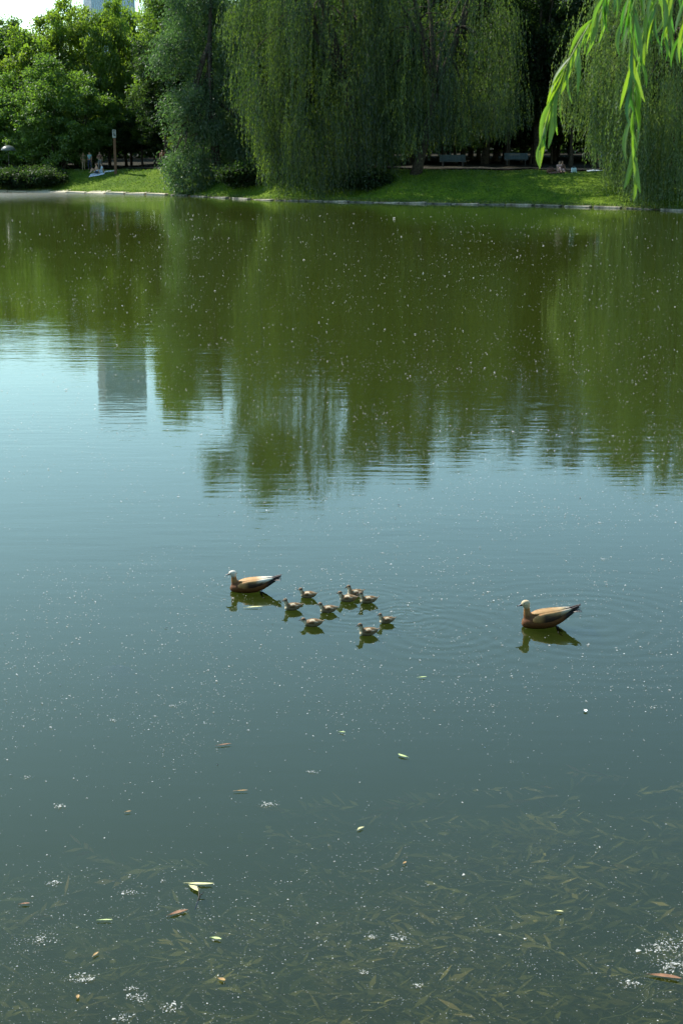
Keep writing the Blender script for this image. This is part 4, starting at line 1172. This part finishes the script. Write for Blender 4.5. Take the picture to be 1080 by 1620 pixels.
c = np.stack([cx, cyy, cz], 2).reshape(-1, 3); n = len(c); tb_ = np.repeat(RNG.random(m_) ** 2, K)
d = np.stack([np.cos(la), np.sin(la), RNG.normal(0, .3, (m_, K))], 2).reshape(-1, 3)
q = leaf_quads(c, d, RNG.uniform(.09, .20, n), RNG.uniform(.020, .050, n), RNG, np.tile([0, 0, 1.], (n, 1)))
tag(link(bpy.data.objects.new('pondweed_bed', quads_mesh('pondweed_bed', q, np.clip(tb_ * .8 + RNG.random(n) * .3, 0, 1), M_WEED))), 'tangled bed of pondweed deep under the foreground water', 'water plants', kind='stuff')

# ================================================================== NEAR WILLOW, its twigs hanging into the top right corner
def near_willow():
    TX, TY = 3.3, 2.6; tz = bank_z(TX, TY)
    root = tag(empty('near_willow', (TX, TY, tz)), 'willow beside the viewer whose leafy twigs hang into the top right corner', 'tree')
    off = Vector((TX, TY, tz))
    def pt(px, py, Y): return at_y(px, py, Y) - off
    twigs = [
     [(968,-60,4.5),(960,-12,4.5),(943,20,4.48),(918,62,4.46),(893,108,4.44),(874,158,4.43),(860,205,4.42),(853,238,4.42)],
     [(1008,-60,4.3),(1003,0,4.3),(1000,60,4.3),(1000,130,4.3),(1002,190,4.3),(1001,245,4.3),(1006,292,4.3)],
     [(1030,-60,4.8),(1026,0,4.8),(1018,50,4.8),(1008,110,4.8),(1000,150,4.8)],
     [(975,-60,4.6),(966,-10,4.6),(952,12,4.6),(940,40,4.6)],
     [(1060,-60,5.0),(1058,0,5.0),(1054,40,5.0),(1050,66,5.0)],
     [(1090,-60,4.7),(1086,0,4.7),(1080,45,4.7),(1076,72,4.7)],
     [(1045,-60,4.4),(1042,-8,4.4),(1036,22,4.4),(1030,48,4.4)],
     [(1000,-60,4.9),(996,-10,4.9),(990,22,4.9),(982,40,4.9)],
     [(1120,-60,4.6),(1118,20,4.6),(1112,100,4.6),(1110,180,4.6)],
     [(1160,-60,4.5),(1158,20,4.5),(1155,90,4.5)],
    ]
    lm = []
    for i in range(6):
        me = blade(.125, .0115 + .0025 * (i % 3), (-.10, .08, -.05, .12, -.14, .03)[i], LEAF['fore'], 'leaf', 8, -.10 - .05 * (i % 2), .35)
        lm.append(tinted(me, (i * .37) % 1))
    br = random.Random(12)
    limb_pts = [(0, 0, 2.0), (-.7, .4, 3.1), (-1.5, 1.1, 3.55), (-2.3, 1.9, 3.6), (-2.6, 2.0, 3.5)]
    m = MB(); m.tube([(0, 0, -.3), (.05, 0, 1.0), (0, 0, 2.0), (.2, -.3, 3.2), (.4, -.6, 5.0)], [.30, .24, .20, .14, .07], 12)
    m.tube(limb_pts, [.12, .09, .06, .035, .015], 8)
    m.build('trunk', M_BARK, root, True)
    for tw_ in twigs:
        P = [pt(*q) for q in tw_]
        a = min((Vector(l) for l in limb_pts[1:]), key=lambda l: (l - P[0]).length)
        full = [a, a.lerp(P[0], .6) + Vector((0, 0, .08))] + P
        b = MB().tube(full, [.006, .005] + [.0032 - .0022 * i / len(P) for i in range(len(P))], 6).build('branch', M_TWIG, root, True)
        tot = sum((P[i+1] - P[i]).length for i in range(len(P) - 1)); acc = 0; k_ = 0; nxt = .0
        for i in range(len(P) - 1):
            sg = P[i+1] - P[i]; L_ = sg.length
            while nxt < acc + L_:
                p_ = P[i] + sg * ((nxt - acc) / L_); k_ += 1
                td = sg.normalized(); az = k_ * 2.4 + br.uniform(-.4, .4)
                sp_ = br.uniform(.16, .50)
                dr = (td * .9 + Vector((math.cos(az) * sp_, math.sin(az) * sp_, -.45))).normalized()
                o = link(bpy.data.objects.new('leaf', br.choice(lm)), b)
                o.location = p_
                qv = dr.to_track_quat('X', 'Z') @ Matrix.Rotation(br.uniform(-1.6, 1.6), 3, 'X').to_quaternion()
                o.rotation_mode = 'QUATERNION'; o.rotation_quaternion = qv
                s_ = br.uniform(.7, 1.1) * (1 if nxt < tot * .85 else .62); o.scale = (s_,) * 3
                nxt += br.uniform(.011, .021)
            acc += L_
    # leafy crown above and beside the viewer
    rng = np.random.default_rng(77); n_ = 9000
    a = rng.random(n_) * 6.283; r = rng.random(n_) ** .5 * 1.7
    c_ = np.stack([.4 + r * np.cos(a), -.8 + r * np.sin(a), 4.6 + rng.normal(0, .7, n_) - r * .5], 1)
    q_ = leaf_quads(c_, np.stack([rng.normal(0, .4, n_), rng.normal(0, .4, n_), -np.ones(n_)], 1), .12, .018, rng)
    o = link(bpy.data.objects.new('crown', quads_mesh('crown', q_, rng.random(n_), LEAF['fore'])), root)
near_willow()
